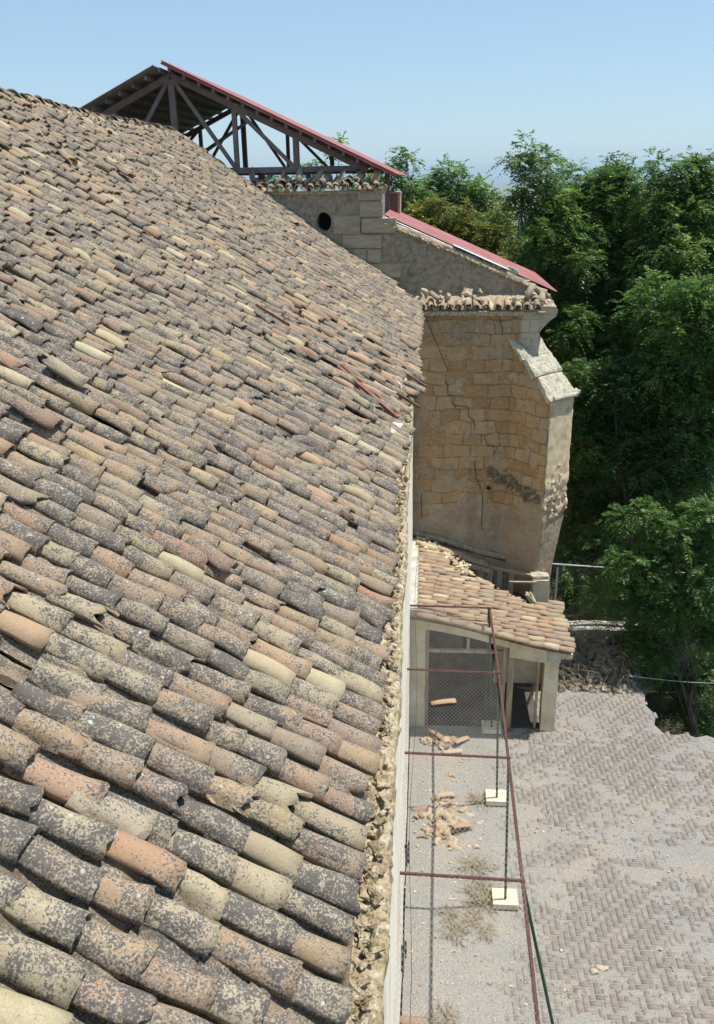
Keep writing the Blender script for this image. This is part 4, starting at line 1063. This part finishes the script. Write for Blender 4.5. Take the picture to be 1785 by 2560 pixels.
# ------------------------------------------------------------------ loose and broken tiles (each its own thing)
def frag_mesh(nm, L, r, arc, chipv, col, lich, seed):
    me = tiles_mesh(nm, [(0, -L/2, 0)], [(0, 1, 0)], [(0, 0, 1)], r, r*.82, L, arc=arc, nu=7, nv=3, tint=np.array([[*col, 1.]]), lich=np.array([lich]), chip=np.array([chipv]), seed=seed, wob=.004)
    me.materials.append(M['tile_clean']); return me
cols = [(.42,.26,.17),(.47,.32,.21),(.46,.38,.26),(.33,.22,.16),(.5,.42,.3)]
frags = [frag_mesh('tile_fragment', .12+.06*(i % 4), .085, 1.3+.3*(i % 4), .05+.02*(i % 3), cols[i % 5], -.2+.15*(i % 3), 60+i) for i in range(10)]
whole = [frag_mesh('whole_tile', .42, .085, 2.1, .0, cols[i], -.2, 90+i) for i in range(5)]
kinds = ['small shard', 'curved shard', 'broken half tile', 'jagged piece', 'thin splinter']
def put(me, p, rot, label, cat='broken tile', group=None, nm='broken_tile'):
    o = bpy.data.objects.new(nm, me); COL.objects.link(o); o.location = p; o.rotation_euler = rot; tag(o, label, cat, group); return o
random.seed(91)
def heap(cx, cy, sx_, sy_, n, where, g):
    for i in range(n):
        x, y = cx+random.gauss(0, sx_), cy+random.gauss(0, sy_)
        rr_ = ((x-cx)/sx_)**2+((y-cy)/sy_)**2
        z = .0+.10*math.exp(-rr_*.6)*random.random()
        put(frags[random.randrange(10)], (x, y, max(.01, z)), (random.gauss(0, .3), random.gauss(0, .35), random.uniform(0, 6.28)), 'broken roof tile shard lying in the ' + where, group=g)
p = at(1105, 1835, 1); 
def gp(px, py, z=0):
    d = fw*FPX+rt*(px-892.5)-up*(py-1280); t = (z-CH)/d.z; return Vector((d.x*t, d.y*t, z))
h1 = gp(1103, 1856); heap(h1.x, h1.y, .17, .14, 36, 'farther heap near the porch pillar', 'shards in the farther heap')
h2 = gp(1110, 2070); heap(h2.x, h2.y, .21, .24, 70, 'nearer heap between the two nearer post footings', 'shards in the nearer heap')
h3 = gp(1110, 2000); heap(h3.x, h3.y, .13, .08, 10, 'small scatter just beyond the nearer heap', 'shards beyond the nearer heap')
def w(px, py, me, rz, label, z=.05, tilt=0, zz=0): 
    q = gp(px, py, zz); put(me, (q.x, q.y, zz+z), (tilt, random.gauss(0, .1), rz), label, 'roof tile', nm='fallen_tile')
w(1130, 1884, whole[4], 1.75, 'whole cream roof tile lying on its belly in front of the farther heap')
w(1155, 2078, whole[0], 2.1, 'large orange roof tile resting on the right of the nearer heap', .12, .25)
w(1108, 1758, whole[0], 1.8, 'orange roof tile caught on the wire mesh in front of the porch', .02, 0, HZ+.03)
w(1110, 1996, whole[2], 1.9, 'yellowish roof tile lying just beyond the nearer heap', .06)
w(1088, 1846, whole[3], 1.0, 'brown roof tile propped on top of the farther heap', .14, .3)
w(1152, 1858, whole[1], 2.4, 'pale roof tile leaning at the right of the farther heap', .08, .2)
w(1128, 1940, frags[1], .4, 'flat orange shard alone between the heaps', .01)
w(1485, 2430, frags[4], 1.9, 'lone pale shard out on the open paving', .01)
w(1505, 2420, frags[9], 1.2, 'second pale shard beside the pale shard on open paving', .01)
w(1190, 2118, frags[4], 1.7, 'cream shard just right of the nearer heap', .01)
w(1030, 2555, whole[3], 1.5, 'dark broken tile at the foot of the nave wall', .02)
# displaced tiles lying on the nave roof
def on_roof(px, py):
    d = fw*FPX+rt*(px-892.5)-up*(py-1280); C0 = Vector((0, 0, CH)); t = 1.0
    for _ in range(400):
        q = C0+d*(t/FPX); E, R_ = roof_frame(q.y); sl = (R_.z-E.z)/(E.x-R_.x); zs_ = E.z+(E.x-q.x)*sl+.1
        if q.z < zs_: break
        t += .05
    return q
lw_ = []
for i in range(5):
    me = tiles_mesh('roof_tile_mesh', [(0, -.2, 0)], [(0, 1, 0)], [(0, 0, 1)], .068, .056, .29, arc=2.8, nu=9, nv=4, tint=np.array([[*[c_*.8 for c_ in cols[i]], 1.]]), lich=np.array([.55]), chip=np.array([.03]), seed=120+i, wob=.004); me.materials.append(M['tile']); lw_.append(me)
spots = [(905, 900, .35, 1, 'long orange tile slid askew on the damaged eave'), (960, 955, .15, 0, 'orange tile overhanging the damaged eave'), (985, 1015, .1, 2, 'cream tile hanging over the damaged eave'), (880, 1000, .2, 2, 'cream tile above the white mortar of the damaged eave'),
         (1010, 860, .25, 3, 'brown tile slipped beside the gap near the eave'), (300, 430, .5, 3, 'brown tile lying loose high up below the ridge'), (160, 395, .7, 1, 'orange-brown tile lying loose on the upper left slope'), (445, 500, .4, 2, 'pale tile lying loose near the ridge end'),
         (230, 2035, .0, 4, 'cream tile perched on the lower left slope'), (60, 1035, .05, 3, 'brown tile standing proud at the left edge of the roof'), (145, 935, .1, 2, 'pale yellow tile lying over its neighbours on the left slope'), (730, 555, 1.1, 4, 'pale curved tile tipped up on the far verge'), (690, 965, .05, 4, 'pale tile lying on the middle slope above the eave'), (500, 1385, .3, 3, 'tan tile turned aside in the middle of the slope')]
for (px, py, yw, k, lab) in spots:
    q = on_roof(px, py); _, U, Nv, tot = roof_pt(q.y, 0)
    X = (-U).cross(Nv) ; Yd = (U+Vector((0, 1, 0))*yw).normalized(); Xd = Yd.cross(Nv).normalized()
    Mx = Matrix((Xd, Yd, Nv)).transposed()
    o = put(lw_[k], q+Nv*.03, Mx.to_euler(), lab, 'roof tile', nm='loose_roof_tile')

for (a_, b_, wd, nm_) in [((845, 925), (990, 1050), .05, 'exposed_batten'), ((852, 920), (1000, 1046), .04, 'exposed_batten'), ((925, 885), (1062, 972), .05, 'exposed_batten'), ((870, 915), (1045, 1025), .035, 'exposed_batten'), ((640, 770), (720, 820), .03, 'exposed_batten')]:
    q0, q1 = on_roof(*a_), on_roof(*b_); MB().bar(q0+Vector((0, 0, .04)), q1+Vector((.02, 0, .03)), wd, .03).build(nm_, M['batten'], church)
mb = Pile()
for (px, py, a_) in [(990, 965, .2), (1000, 940, .12), (982, 1055, .16), (975, 1075, .12), (700, 0, 0)][:4]:
    q = on_roof(px, py); mb.rock((min(q.x, -.2), q.y, q.z-.08), (.16, a_*1.4, a_), sub=1, jag=.3)
mb.build('eave_mortar', M['white'], church, 'white_mortar_lump', 9)
# weeds and dry tufts
def tuft(n, h, sp, seed):
    r_ = random.Random(seed); mb = MB()
    for i in range(n):
        a = r_.uniform(0, 6.28); l = h*r_.uniform(.5, 1); b = Vector((r_.gauss(0, sp*.4), r_.gauss(0, sp*.4), 0)); d = Vector((math.cos(a)*sp, math.sin(a)*sp, l)); s_ = Vector((-math.sin(a), math.cos(a), 0))*.004
        mb.poly([b-s_, b+s_, b+d*.6+s_*.7, b+d*.6-s_*.7], [(0, 1, 2, 3)]); e = b+d*.6; d2 = Vector((d.x*.7, d.y*.7, l*.15)); mb.poly([e-s_, e+s_, e+d2], [(0, 1, 2)])
    me = mb.mesh('tuft'); me.materials.append(M['dry']); return me
tufts = [tuft(64, .11, .13, s_) for s_ in (1, 2, 3)]
wl_ = [(1190, 2170, 1.4, 'brown'), (1215, 2230, 1.3, 'brown'), (1205, 2255, 1.5, 'largest brown'), (1122, 2290, .9, ''), (1180, 2300, .8, ''), (1135, 2335, 1.1, ''), (1215, 2335, .8, ''), (1200, 2005, 1.1, ''), (1115, 2545, 1.0, ''), (1190, 1812, .6, ''), (1255, 1812, .7, '')]
wlab = ['dry weed tuft behind the nearest post footing', 'dry weed tuft left of the nearest post footing', 'dry weed tuft against the left side of the nearest footing', 'small dry weed tuft on the shadow line of the rail', 'small dry weed tuft right of the rail shadow', 'flattened weed tuft beside the rail shadow, nearest the wall', 'sparse weed tuft in front of the nearest footing', 'dry weed tuft left of the middle post footing', 'dry weed tuft at the bottom end of the rail shadow', 'tiny weed tuft left of the farthest footing', 'tiny weed tuft right of the farthest footing']
for (px, py, s_, _), lab in zip(wl_, wlab):
    q = gp(px, py); o = put(tufts[random.randrange(3)], q, (0, 0, random.uniform(0, 6)), lab, 'weed', nm='dry_weed', group='dry weeds on the terrace'); o.scale = (s_*1.3, s_*1.3, s_)

# ------------------------------------------------------------------ low wall, rubble heap, fence, cable
mb = MB(); V = []; n = 40
for i in range(n+1):
    x = 3.2+i*.12; zt = .55+.05*fbm((x*1.5, 1, 1), 1, 3); y = 18.9+.03*fbm((x*2, 2, 1))
    V += [(x, y, -1.2), (x, y, zt-.04), (x, y+.03, zt), (x, y+.38, zt+.01), (x, y+.4, -1.2)]
mb.poly(V, [(i*5+j, i*5+5+j, i*5+6+j, i*5+1+j) for i in range(n) for j in range(4)]+[(0, 1, 2, 3, 4)])
tag(mb.build('low_wall', M['concrete']), 'low crumbling wall carrying the chain link fence', 'wall')
fen = thing('chain_link_fence', 'chain link fence with pale tube rail partly hidden by foliage', 'fence', (5, 19.1, .5))
MB().tube([(3.0, 19.1, 2.2), (5.2, 19.1, 2.07), (8.6, 19.1, 1.88)], .02, 8).build('top_rail', M['galv'], fen)
mb = MB(); c_ = .07
for sg in (-1, 1):
    x = 1.4
    while x < 9.5:
        a = (x, 19.12, .56); b = (x+sg*1.55, 19.12, 2.1)
        xs_ = sorted((a[0], b[0]))
        if xs_[0] > 3.15 and xs_[1] < 8.6: mb.bar(a, b, .0025)
        x += c_
mb.build('wire_mesh', M['wire'], fen)
for x in (3.3, 5.7, 8.2): MB().tube([(x, 19.1, .4), (x, 19.1, 2.1)], .025, 8).build('fence_post', M['galv'], fen)
hp = thing('rubble_heap', 'heap of dark rubble with dry creepers beside the porch', 'rubble heap', (3.9, 17.8, 0))
mb = Pile(); random.seed(8)
for i in range(600):
    x = random.uniform(3.05, 4.9); y = random.uniform(16.9, 18.8); h = max(0, .55-abs(y-18.5)*.4)*(1-.3*abs(x-3.6)); a = random.uniform(.04, .16)
    mb.rock((x, y, h*random.uniform(.6, 1)), (a*1.4, a, a*.7), sub=0, jag=.4)
mb.build('rubble_stones', mat_noise('brown_rubble', [(.3, (.09,.07,.055)), (.5, (.22,.18,.14)), (.7, (.45,.4,.33))], 5, .95, .6, 30, .01), hp, 'stone', 95)
mb = MB()
for i in range(260):
    x = random.uniform(3.0, 4.9); y = random.uniform(17.0, 18.9); z = .15+max(0, .75-abs(y-18.5)*.4); P0 = Vector((x, y, z)); pts = [P0]; d = Vector((random.gauss(0, 1), random.gauss(0, 1), random.gauss(.2, .5))).normalized()
    for k in range(4): d = (d+Vector((random.gauss(0, .4), random.gauss(0, .4), -.25))).normalized(); pts.append(pts[-1]+d*.11)
    mb.tube(pts, .006, 3)
mb.build('dry_creeper', M['dry'], hp)
mb = MB(); mb.tube([(4.7+i*.28, 17.1, .35-.14*math.sin(i/13*math.pi)) for i in range(14)], .006, 5)
tag(mb.build('slack_wire', M['galv']), 'slack thin wire strung across the terrace corner in front of the trees', 'wire')
# overhead wires far behind the shelter
mb = MB()
for k in range(3): mb.tube([(-12+i*1.5, 40, 11.0-.3*k-.2*math.sin(i/9*3.14)) for i in range(10)], .012, 4)
tag(mb.build('overhead_cable', M['dark_wire']), 'thin overhead cables seen beneath the shelter chord', 'cable')

# ------------------------------------------------------------------ trees
def fronds(C0, Dr, Ls, rg_, npair=7, droop=.45, wid=.26, lw=.32):
    """C0 base points, Dr directions, Ls lengths -> quads of leaflets"""
    N = len(C0); Dr = Dr/np.linalg.norm(Dr, axis=1)[:, None]
    upv = np.tile([0, 0, 1.], (N, 1)); S_ = np.cross(Dr, upv); S_ /= (np.linalg.norm(S_, axis=1)[:, None]+1e-6); S_ += rg_.normal(0, .25, S_.shape); S_ /= np.linalg.norm(S_, axis=1)[:, None]
    quads = []
    for k in range(npair):
        t = .22+.78*k/(npair-1)
        base = C0+Dr*(Ls*t)[:, None]; base[:, 2] -= droop*Ls*t*t
        ll = Ls*wid*(1-.45*abs(t-.5)*1.4)
        for sg in (-1, 1):
            dd = S_*sg+Dr*.45+rg_.normal(0, .16, (N, 3)); dd[:, 2] -= .3; dd /= np.linalg.norm(dd, axis=1)[:, None]
            wv = np.cross(dd, upv+rg_.normal(0, .5, (N, 3))); wv /= (np.linalg.norm(wv, axis=1)[:, None]+1e-6); wv *= (ll*lw*.5)[:, None]
            a = base; m_ = base+dd*(ll*.42)[:, None]; e = base+dd*ll[:, None]
            quads.append(np.stack([a, m_+wv, e, m_-wv], 1))
    Q = np.stack(quads, 1)          # N, 2*npair, 4, 3
    return Q
GREENS = np.array([[.115,.195,.058],[.095,.17,.054],[.15,.235,.07],[.08,.15,.056],[.175,.25,.075]])
def tree(name, label, base, clumps, fl=.42, dens=210, cols=GREENS, trunk_r=.14, seed=0, npair=6, group=None, autumn=0., lean=None, sparse=1.0, wid=.31, lw=.42):
    rg_ = np.random.default_rng(seed); r_ = random.Random(seed)
    t = thing(name, label, 'tree', base, 0, group)
    base = Vector(base); cen = sum((c for c, r in clumps), Vector())/len(clumps)
    top = max(clumps, key=lambda c: c[0].z)[0]
    # woody parts
    mbt = MB(); fork = base.lerp(cen, .55); fork.x = base.x+(cen.x-base.x)*.4
    pts = [base.lerp(fork, k/5)+Vector((r_.gauss(0, .08), r_.gauss(0, .08), 0))*(k > 0) for k in range(6)]
    mbt.tube(pts, trunk_r, 8, trunk_r*.65)
    mbl = MB()
    idx = list(range(len(clumps))); r_.shuffle(idx); prim = idx[:max(4, len(idx)//6)]
    for i_ in idx:
        c, r = clumps[i_]
        if i_ in prim:
            s_ = pts[r_.choice([2, 3, 4, 5, 5])]; w0 = trunk_r*.34
        else:
            j_ = min(prim, key=lambda q: (clumps[q][0]-c).length); s_ = clumps[j_][0].lerp(pts[5], r_.uniform(0, .3)); w0 = trunk_r*.13
        mid = s_.lerp(c, .5)+Vector((r_.gauss(0, .15), r_.gauss(0, .15), r_.gauss(.1, .12)))
        mbl.tube([s_, s_.lerp(mid, .5)+Vector((r_.gauss(0, .05), r_.gauss(0, .05), .03)), mid, mid.lerp(c, .5)+Vector((r_.gauss(0, .05), 0, r_.gauss(0, .05))), c], w0, 6, .008)
        for q in range(3):
            d = Vector((r_.gauss(0, 1), r_.gauss(0, 1), r_.gauss(.3, .7))).normalized(); s2 = mid.lerp(c, r_.uniform(.5, 1)); mbl.tube([s2, s2+d*r*.45+Vector((0, 0, .05)), s2+d*r*.85], .012, 4, .004)
    mbt.build('trunk', M['bark'], t); mbl.build('limbs', M['bark'], t)
    Cs, Ds, Ls, Ts = [], [], [], []
    for c, r in clumps:
        n = int(dens*(r*r+.14*r)*1.45*sparse)
        # sub-clusters make light and dark groups with gaps
        m = max(4, int(9*r*r+4)); d = rg_.normal(size=(m, 3)); d /= np.linalg.norm(d, axis=1)[:, None]
        sub = np.array(c)+d*(r*rg_.uniform(.35, 1.0, (m, 1)))*np.array([1, 1, .85]); sr = r*rg_.uniform(.2, .36, m)+.06
        k = rg_.integers(0, m, n); o = rg_.normal(size=(n, 3)); o /= np.linalg.norm(o, axis=1)[:, None]
        C = sub[k]+o*(sr[k]*rg_.uniform(.1, 1, n))[:, None]
        Dd = o*.9+(C-np.array(c))/r*.6+rg_.normal(0, .35, (n, 3)); Dd[:, 2] += .15
        Cs.append(C); Ds.append(Dd); Ls.append(fl*rg_.uniform(.6, 1.25, n))
        cc = cols[rg_.integers(0, len(cols), m)][k]*rg_.normal(1, .14, (n, 1))
        if autumn:
            am = (rg_.random(m) < autumn)[k]; cc[am] = np.array([[.24,.20,.03],[.20,.20,.035],[.26,.12,.03]])[rg_.integers(0, 3, am.sum())]*rg_.normal(1, .15, (am.sum(), 1))
        Ts.append(np.clip(cc, .005, .6))
    C = np.concatenate(Cs); Dd = np.concatenate(Ds); L_ = np.concatenate(Ls); T_ = np.concatenate(Ts)
    Q = fronds(C, Dd, L_, rg_, npair, wid=wid, lw=lw); nf = Q.shape[1]
    V = Q.reshape(-1, 3); nq = len(V)//4; F = np.arange(nq*4)
    tv = np.ones((nq*4, 4)); tv[:, :3] = np.repeat(T_, nf*4, 0)*np.repeat(rg_.normal(1, .12, (len(T_)*nf, 1)), 4, 0)
    me = np_mesh('crown', V, F, np.full(nq, 4), attrs={'tint': ('POINT', 'FLOAT_COLOR', np.clip(tv, .004, .7))})
    link('crown', me, M['leaf'], t)
    return t
def cl(Y, spots):
    out = []
    for (px, py, dy, r) in spots:
        c = at(px, py, Y+dy)
        if r < .5: out.append((c, r)); continue
        rr_ = random.Random(int(px*7+py)); k = 4 if r < .8 else 6       # break each big mass into uneven boughs
        for i in range(k):
            d = Vector((rr_.gauss(0, 1), rr_.gauss(0, 1), rr_.gauss(0, .8))).normalized()
            out.append((c+d*r*rr_.uniform(.35, .85), r*rr_.uniform(.32, .58)))
    return out

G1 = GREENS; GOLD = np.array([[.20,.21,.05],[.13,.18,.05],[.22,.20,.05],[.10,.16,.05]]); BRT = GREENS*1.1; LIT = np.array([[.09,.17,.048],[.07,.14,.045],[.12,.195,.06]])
tree('airy_tree', 'airy bright green tree rising behind the shelter end', (-.8, 33, -5), cl(33, [(850, 372, 0, .45), (1010, 395, 0, .55), (985, 430, .5, .5), (940, 420, .5, .4), (960, 470, .6, .7), (1040, 480, 1, .8), (880, 450, 0, .6), (780, 440, 0, .5), (900, 500, 1, 1.0), (1010, 540, 1, 1.1), (700, 455, 2, .6)]), .42, 120, BRT, seed=1, wid=.34, lw=.5)
tree('walnut_tree', 'bright green tree with open top beyond the red aisle roof', (3, 36, -5), cl(36, [(1125, 450, 0, .8), (1170, 490, 0, .9), (1075, 490, 0, .8), (1035, 505, -.5, .7), (1210, 500, .5, .8), (1125, 530, .5, 1.2), (1060, 560, 0, 1.1), (1200, 560, 0, 1.1), (1120, 420, 0, .35), (1080, 460, 0, .5)]), .42, 120, BRT, seed=2, wid=.34, lw=.5)
tree('golden_tree', 'golden and olive leaved tree just behind the aisle roof slope', (3.5, 31, -5), cl(31, [(1090, 560, 0, 1.0), (1150, 560, 0, .9), (1215, 560, 0, .9), (1110, 600, 0, 1.1), (1180, 620, 0, 1.2), (1260, 620, 0, 1.1), (1240, 680, -1, 1.1), (1310, 700, -1, 1.2), (1060, 540, 0, .6), (1270, 560, .5, .7), (1330, 770, -1, 1.2)]), .36, 170, GOLD, seed=3, autumn=.12, wid=.34, lw=.45)
tree('ailanthus_tree', 'tall tree with a long leafy shoot reaching up left', (5.2, 26, -4), cl(26, [(1320, 375, 0, .38), (1300, 400, 0, .4), (1355, 395, 0, .35), (1335, 430, 0, .4), (1365, 460, 0, .42), (1390, 500, 0, .6), (1330, 500, .5, .5), (1310, 520, .5, .55), (1360, 560, 0, .9), (1420, 570, 0, 1.0), (1340, 640, 0, 1.0), (1420, 680, 0, 1.3), (1350, 760, 0, 1.2), (1440, 800, 0, 1.4), (1390, 430, 1, .3)]), .42, 230, G1, seed=4)
tree('ailanthus_tree', 'dense green tree behind the middle of the wood, domed double top', (7.4, 27, -4), cl(27, [(1465, 450, 0, .6), (1510, 455, 0, .7), (1555, 430, 0, .65), (1560, 470, 0, .8), (1450, 500, 0, .8), (1520, 530, 0, 1.1), (1590, 560, 0, 1.1), (1480, 610, 0, 1.3), (1570, 650, -.5, 1.3), (1500, 730, -.5, 1.4), (1585, 780, -.5, 1.4), (1520, 860, -1, 1.3)]), .42, 230, G1, seed=5)
tree('ailanthus_tree', 'tall right hand tree with highest feathery top', (9.3, 25.5, -4), cl(25.5, [(1640, 420, 0, .4), (1635, 460, .2, .35), (1745, 400, 0, .55), (1770, 425, 0, .6), (1720, 455, 0, .6), (1690, 470, 0, .5), (1780, 480, 0, .9), (1650, 540, 0, .8), (1710, 530, 0, .9), (1770, 570, 0, 1.1), (1680, 620, 0, 1.2), (1760, 680, 0, 1.3), (1660, 720, -.5, 1.3), (1740, 800, -.5, 1.4)]), .42, 230, G1, seed=6)
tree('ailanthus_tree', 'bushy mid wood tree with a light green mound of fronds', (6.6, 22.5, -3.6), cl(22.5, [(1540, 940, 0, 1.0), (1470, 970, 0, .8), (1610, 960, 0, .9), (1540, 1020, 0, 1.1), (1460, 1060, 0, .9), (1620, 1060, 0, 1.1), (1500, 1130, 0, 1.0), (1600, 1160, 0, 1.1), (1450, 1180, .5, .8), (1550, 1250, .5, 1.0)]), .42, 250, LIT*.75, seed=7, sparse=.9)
tree('ailanthus_tree', 'big right edge tree hanging dark green branches', (8.3, 22, -3.6), cl(22, [(1720, 860, 0, 1.2), (1780, 900, 0, 1.2), (1690, 960, 0, 1.0), (1760, 1010, 0, 1.2), (1700, 1080, 0, 1.1), (1780, 1130, 0, 1.2), (1720, 1200, 0, 1.1), (1660, 780, .5, 1.2), (1780, 760, 0, 1.2), (1640, 1250, .5, 1.0)]), .42, 240, G1, seed=8)
tree('young_ailanthus', 'near low tree spreading feathery fronds in front of the fence', (6.9, 17.9, -3.4), cl(18.0, [(1620, 1340, .2, .55), (1570, 1400, 0, .45), (1680, 1370, 0, .6), (1740, 1330, 0, .6), (1780, 1390, 0, .6), (1640, 1440, 0, .6), (1560, 1480, .1, .42), (1510, 1490, .2, .3), (1700, 1460, -.2, .65), (1770, 1500, -.2, .6), (1620, 1520, 0, .5), (1690, 1560, 0, .5), (1760, 1590, 0, .6), (1600, 1590, .2, .45), (1560, 1640, .3, .4), (1590, 1300, .3, .4), (1650, 1640, 0, .5), (1780, 1290, 0, .6)]), .40, 520, LIT, seed=9, trunk_r=.08, npair=9, lw=.28)
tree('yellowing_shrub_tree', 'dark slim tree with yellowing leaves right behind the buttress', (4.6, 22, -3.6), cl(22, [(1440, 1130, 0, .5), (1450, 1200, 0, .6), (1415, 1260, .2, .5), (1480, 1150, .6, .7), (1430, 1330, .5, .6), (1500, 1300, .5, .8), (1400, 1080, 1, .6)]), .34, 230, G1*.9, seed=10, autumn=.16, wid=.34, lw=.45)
tree('dark_tree', 'shaded tree filling the gap between buttress and wood', (4.9, 25, -4), cl(25, [(1400, 850, 0, 1.1), (1380, 950, 0, 1.0), (1450, 950, 0, 1.2), (1430, 1060, .5, 1.2), (1400, 1170, .5, 1.1), (1470, 1250, .5, 1.2), (1360, 840, .5, .9), (1450, 1370, 1, 1.1)]), .40, 200, G1*.85, seed=11)  # dark trees: leaf palette scaled down, shade put into the leaf colour
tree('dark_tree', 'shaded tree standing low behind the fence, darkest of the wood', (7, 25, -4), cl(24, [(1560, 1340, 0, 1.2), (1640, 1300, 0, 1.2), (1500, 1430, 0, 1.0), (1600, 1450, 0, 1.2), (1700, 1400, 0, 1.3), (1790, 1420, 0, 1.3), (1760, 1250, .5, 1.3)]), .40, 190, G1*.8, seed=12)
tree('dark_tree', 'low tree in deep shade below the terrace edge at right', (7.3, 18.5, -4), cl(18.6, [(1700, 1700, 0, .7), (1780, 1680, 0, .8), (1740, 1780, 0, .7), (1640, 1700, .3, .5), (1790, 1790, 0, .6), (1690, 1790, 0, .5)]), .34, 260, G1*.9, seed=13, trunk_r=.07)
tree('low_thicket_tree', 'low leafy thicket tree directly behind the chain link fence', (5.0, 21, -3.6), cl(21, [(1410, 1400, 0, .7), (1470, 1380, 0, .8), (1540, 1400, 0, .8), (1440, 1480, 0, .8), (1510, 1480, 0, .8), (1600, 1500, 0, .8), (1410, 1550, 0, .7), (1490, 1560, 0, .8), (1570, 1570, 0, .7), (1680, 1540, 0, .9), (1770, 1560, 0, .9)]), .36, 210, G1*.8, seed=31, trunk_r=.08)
bk = [(1350, 640), (1480, 640), (1620, 600), (1760, 600), (1300, 600), (1420, 760), (1560, 760), (1700, 760), (1380, 900), (1520, 900), (1660, 900), (1790, 850), (1450, 1050), (1600, 1050), (1750, 1050)]
blab = ['far left', 'left of centre', 'centre', 'right of centre', 'far right']
for i in range(5):
    cs = [(px, py, 0, 2.1) for j, (px, py) in enumerate(bk) if j % 5 == i]
    c0 = at(cs[0][0], cs[0][1], 33)
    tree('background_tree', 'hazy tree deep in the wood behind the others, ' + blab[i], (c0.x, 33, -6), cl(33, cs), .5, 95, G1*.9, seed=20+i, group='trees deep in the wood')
# far-off wood and scrub beyond: reads as one mass
rg3 = np.random.default_rng(99); Cs = []
nn_ = 26000
xx = rg3.uniform(2, 60, nn_); yy = rg3.uniform(40, 170, nn_); xx = xx*(yy/110)+rg3.normal(0, 2, nn_)
gz = -5.7-105*(1-np.exp(-(np.maximum(0, np.hypot(xx, yy-10)-60))/700))
cx_ = np.round(xx/6)*6+2*np.sin(yy); cy_ = np.round(yy/6)*6
C = np.stack([xx, yy, gz+rg3.uniform(0, 1, nn_)**.6*(6.0-1.1*np.hypot(xx-cx_, yy-cy_))], 1)
Q = fronds(C, rg3.normal(size=(nn_, 3)), rg3.uniform(.8, 1.5, nn_), rg3, 4, wid=.5, lw=.6); nf = Q.shape[1]
tv = np.ones((nn_*nf*4, 4)); tv[:, :3] = np.repeat(GREENS[rg3.integers(0, 5, nn_)]*1.1, nf*4, 0)
tag(link('far_wood', np_mesh('far_wood', Q.reshape(-1, 3), np.arange(nn_*nf*4), np.full(nn_*nf, 4), attrs={'tint': ('POINT', 'FLOAT_COLOR', tv)}), M['leaf']), 'distant wood covering the slope below the hill', 'wood', kind='stuff')
# scrub on the plain as dark specks and a few pale sheds
mb = MB(); random.seed(55)
for i in range(900):
    y = random.uniform(900, 7000); x = random.uniform(-.05, .4)*y; s_ = random.uniform(6, 16); z = -5.7-105*(1-math.exp(-(math.hypot(x, y-10)-60)/700))+6*fbm((x*.0004, y*.0004, 1))*(y > 900)
    mb.rock((x, y, z+1), (s_*2, s_, s_*.5), sub=-1, rot=Matrix.Identity(3))
tag(mb.build('plain_scrub', mat_noise('scrub', [(.3, (.04,.055,.03)), (.7, (.07,.085,.045))], .05, 1, 0)), 'tiny dark bushes dotting the far plain', 'scrub', kind='stuff')
shed_lab = ['pale farm shed farthest left on the plain', 'white farm shed next to it on the plain', 'long pale shed by the dark fields', 'small pale shed in front of dark fields', 'pale shed nearest the tall leafy shoot']
for i, (px, py) in enumerate([(1235, 512), (1262, 519), (1285, 507), (1255, 536), (1296, 522)]):
    d = fw*FPX+rt*(px-892.5)-up*(py-1280); t = (-108-CH)/d.z; q = Vector((d.x*t, d.y*t, -112)); m2 = MB(); l = 45+20*(i % 3)
    m2.box((q.x, q.y, q.z), (q.x+l, q.y+25, q.z+9)); m2.poly([(q.x-1, q.y-1, q.z+9), (q.x+l+1, q.y-1, q.z+9), (q.x+l+1, q.y+12, q.z+13), (q.x-1, q.y+12, q.z+13), (q.x-1, q.y+26, q.z+9), (q.x+l+1, q.y+26, q.z+9)], [(0, 1, 2, 3), (3, 2, 5, 4), (0, 3, 4), (1, 5, 2)])
    tag(m2.build('farm_shed', M['white']), shed_lab[i], 'shed', 'sheds on the plain')

# ------------------------------------------------------------------ haze
mh = bpy.data.materials.new('haze_air'); mh.use_nodes = True; nt = mh.node_tree; nt.nodes.clear()
o_ = nt.nodes.new('ShaderNodeOutputMaterial'); pv = nt.nodes.new('ShaderNodeVolumePrincipled'); pv.inputs['Color'].default_value = (.68, .87, 1, 1)
pv.inputs['Density'].default_value = .00007; pv.inputs['Anisotropy'].default_value = .2
nt.links.new(pv.outputs[0], o_.inputs['Volume'])
mb = MB(); mb.box((-42000, -42000, -140), (42000, 42000, 330))
tag(mb.build('haze', mh), kind='stuff')
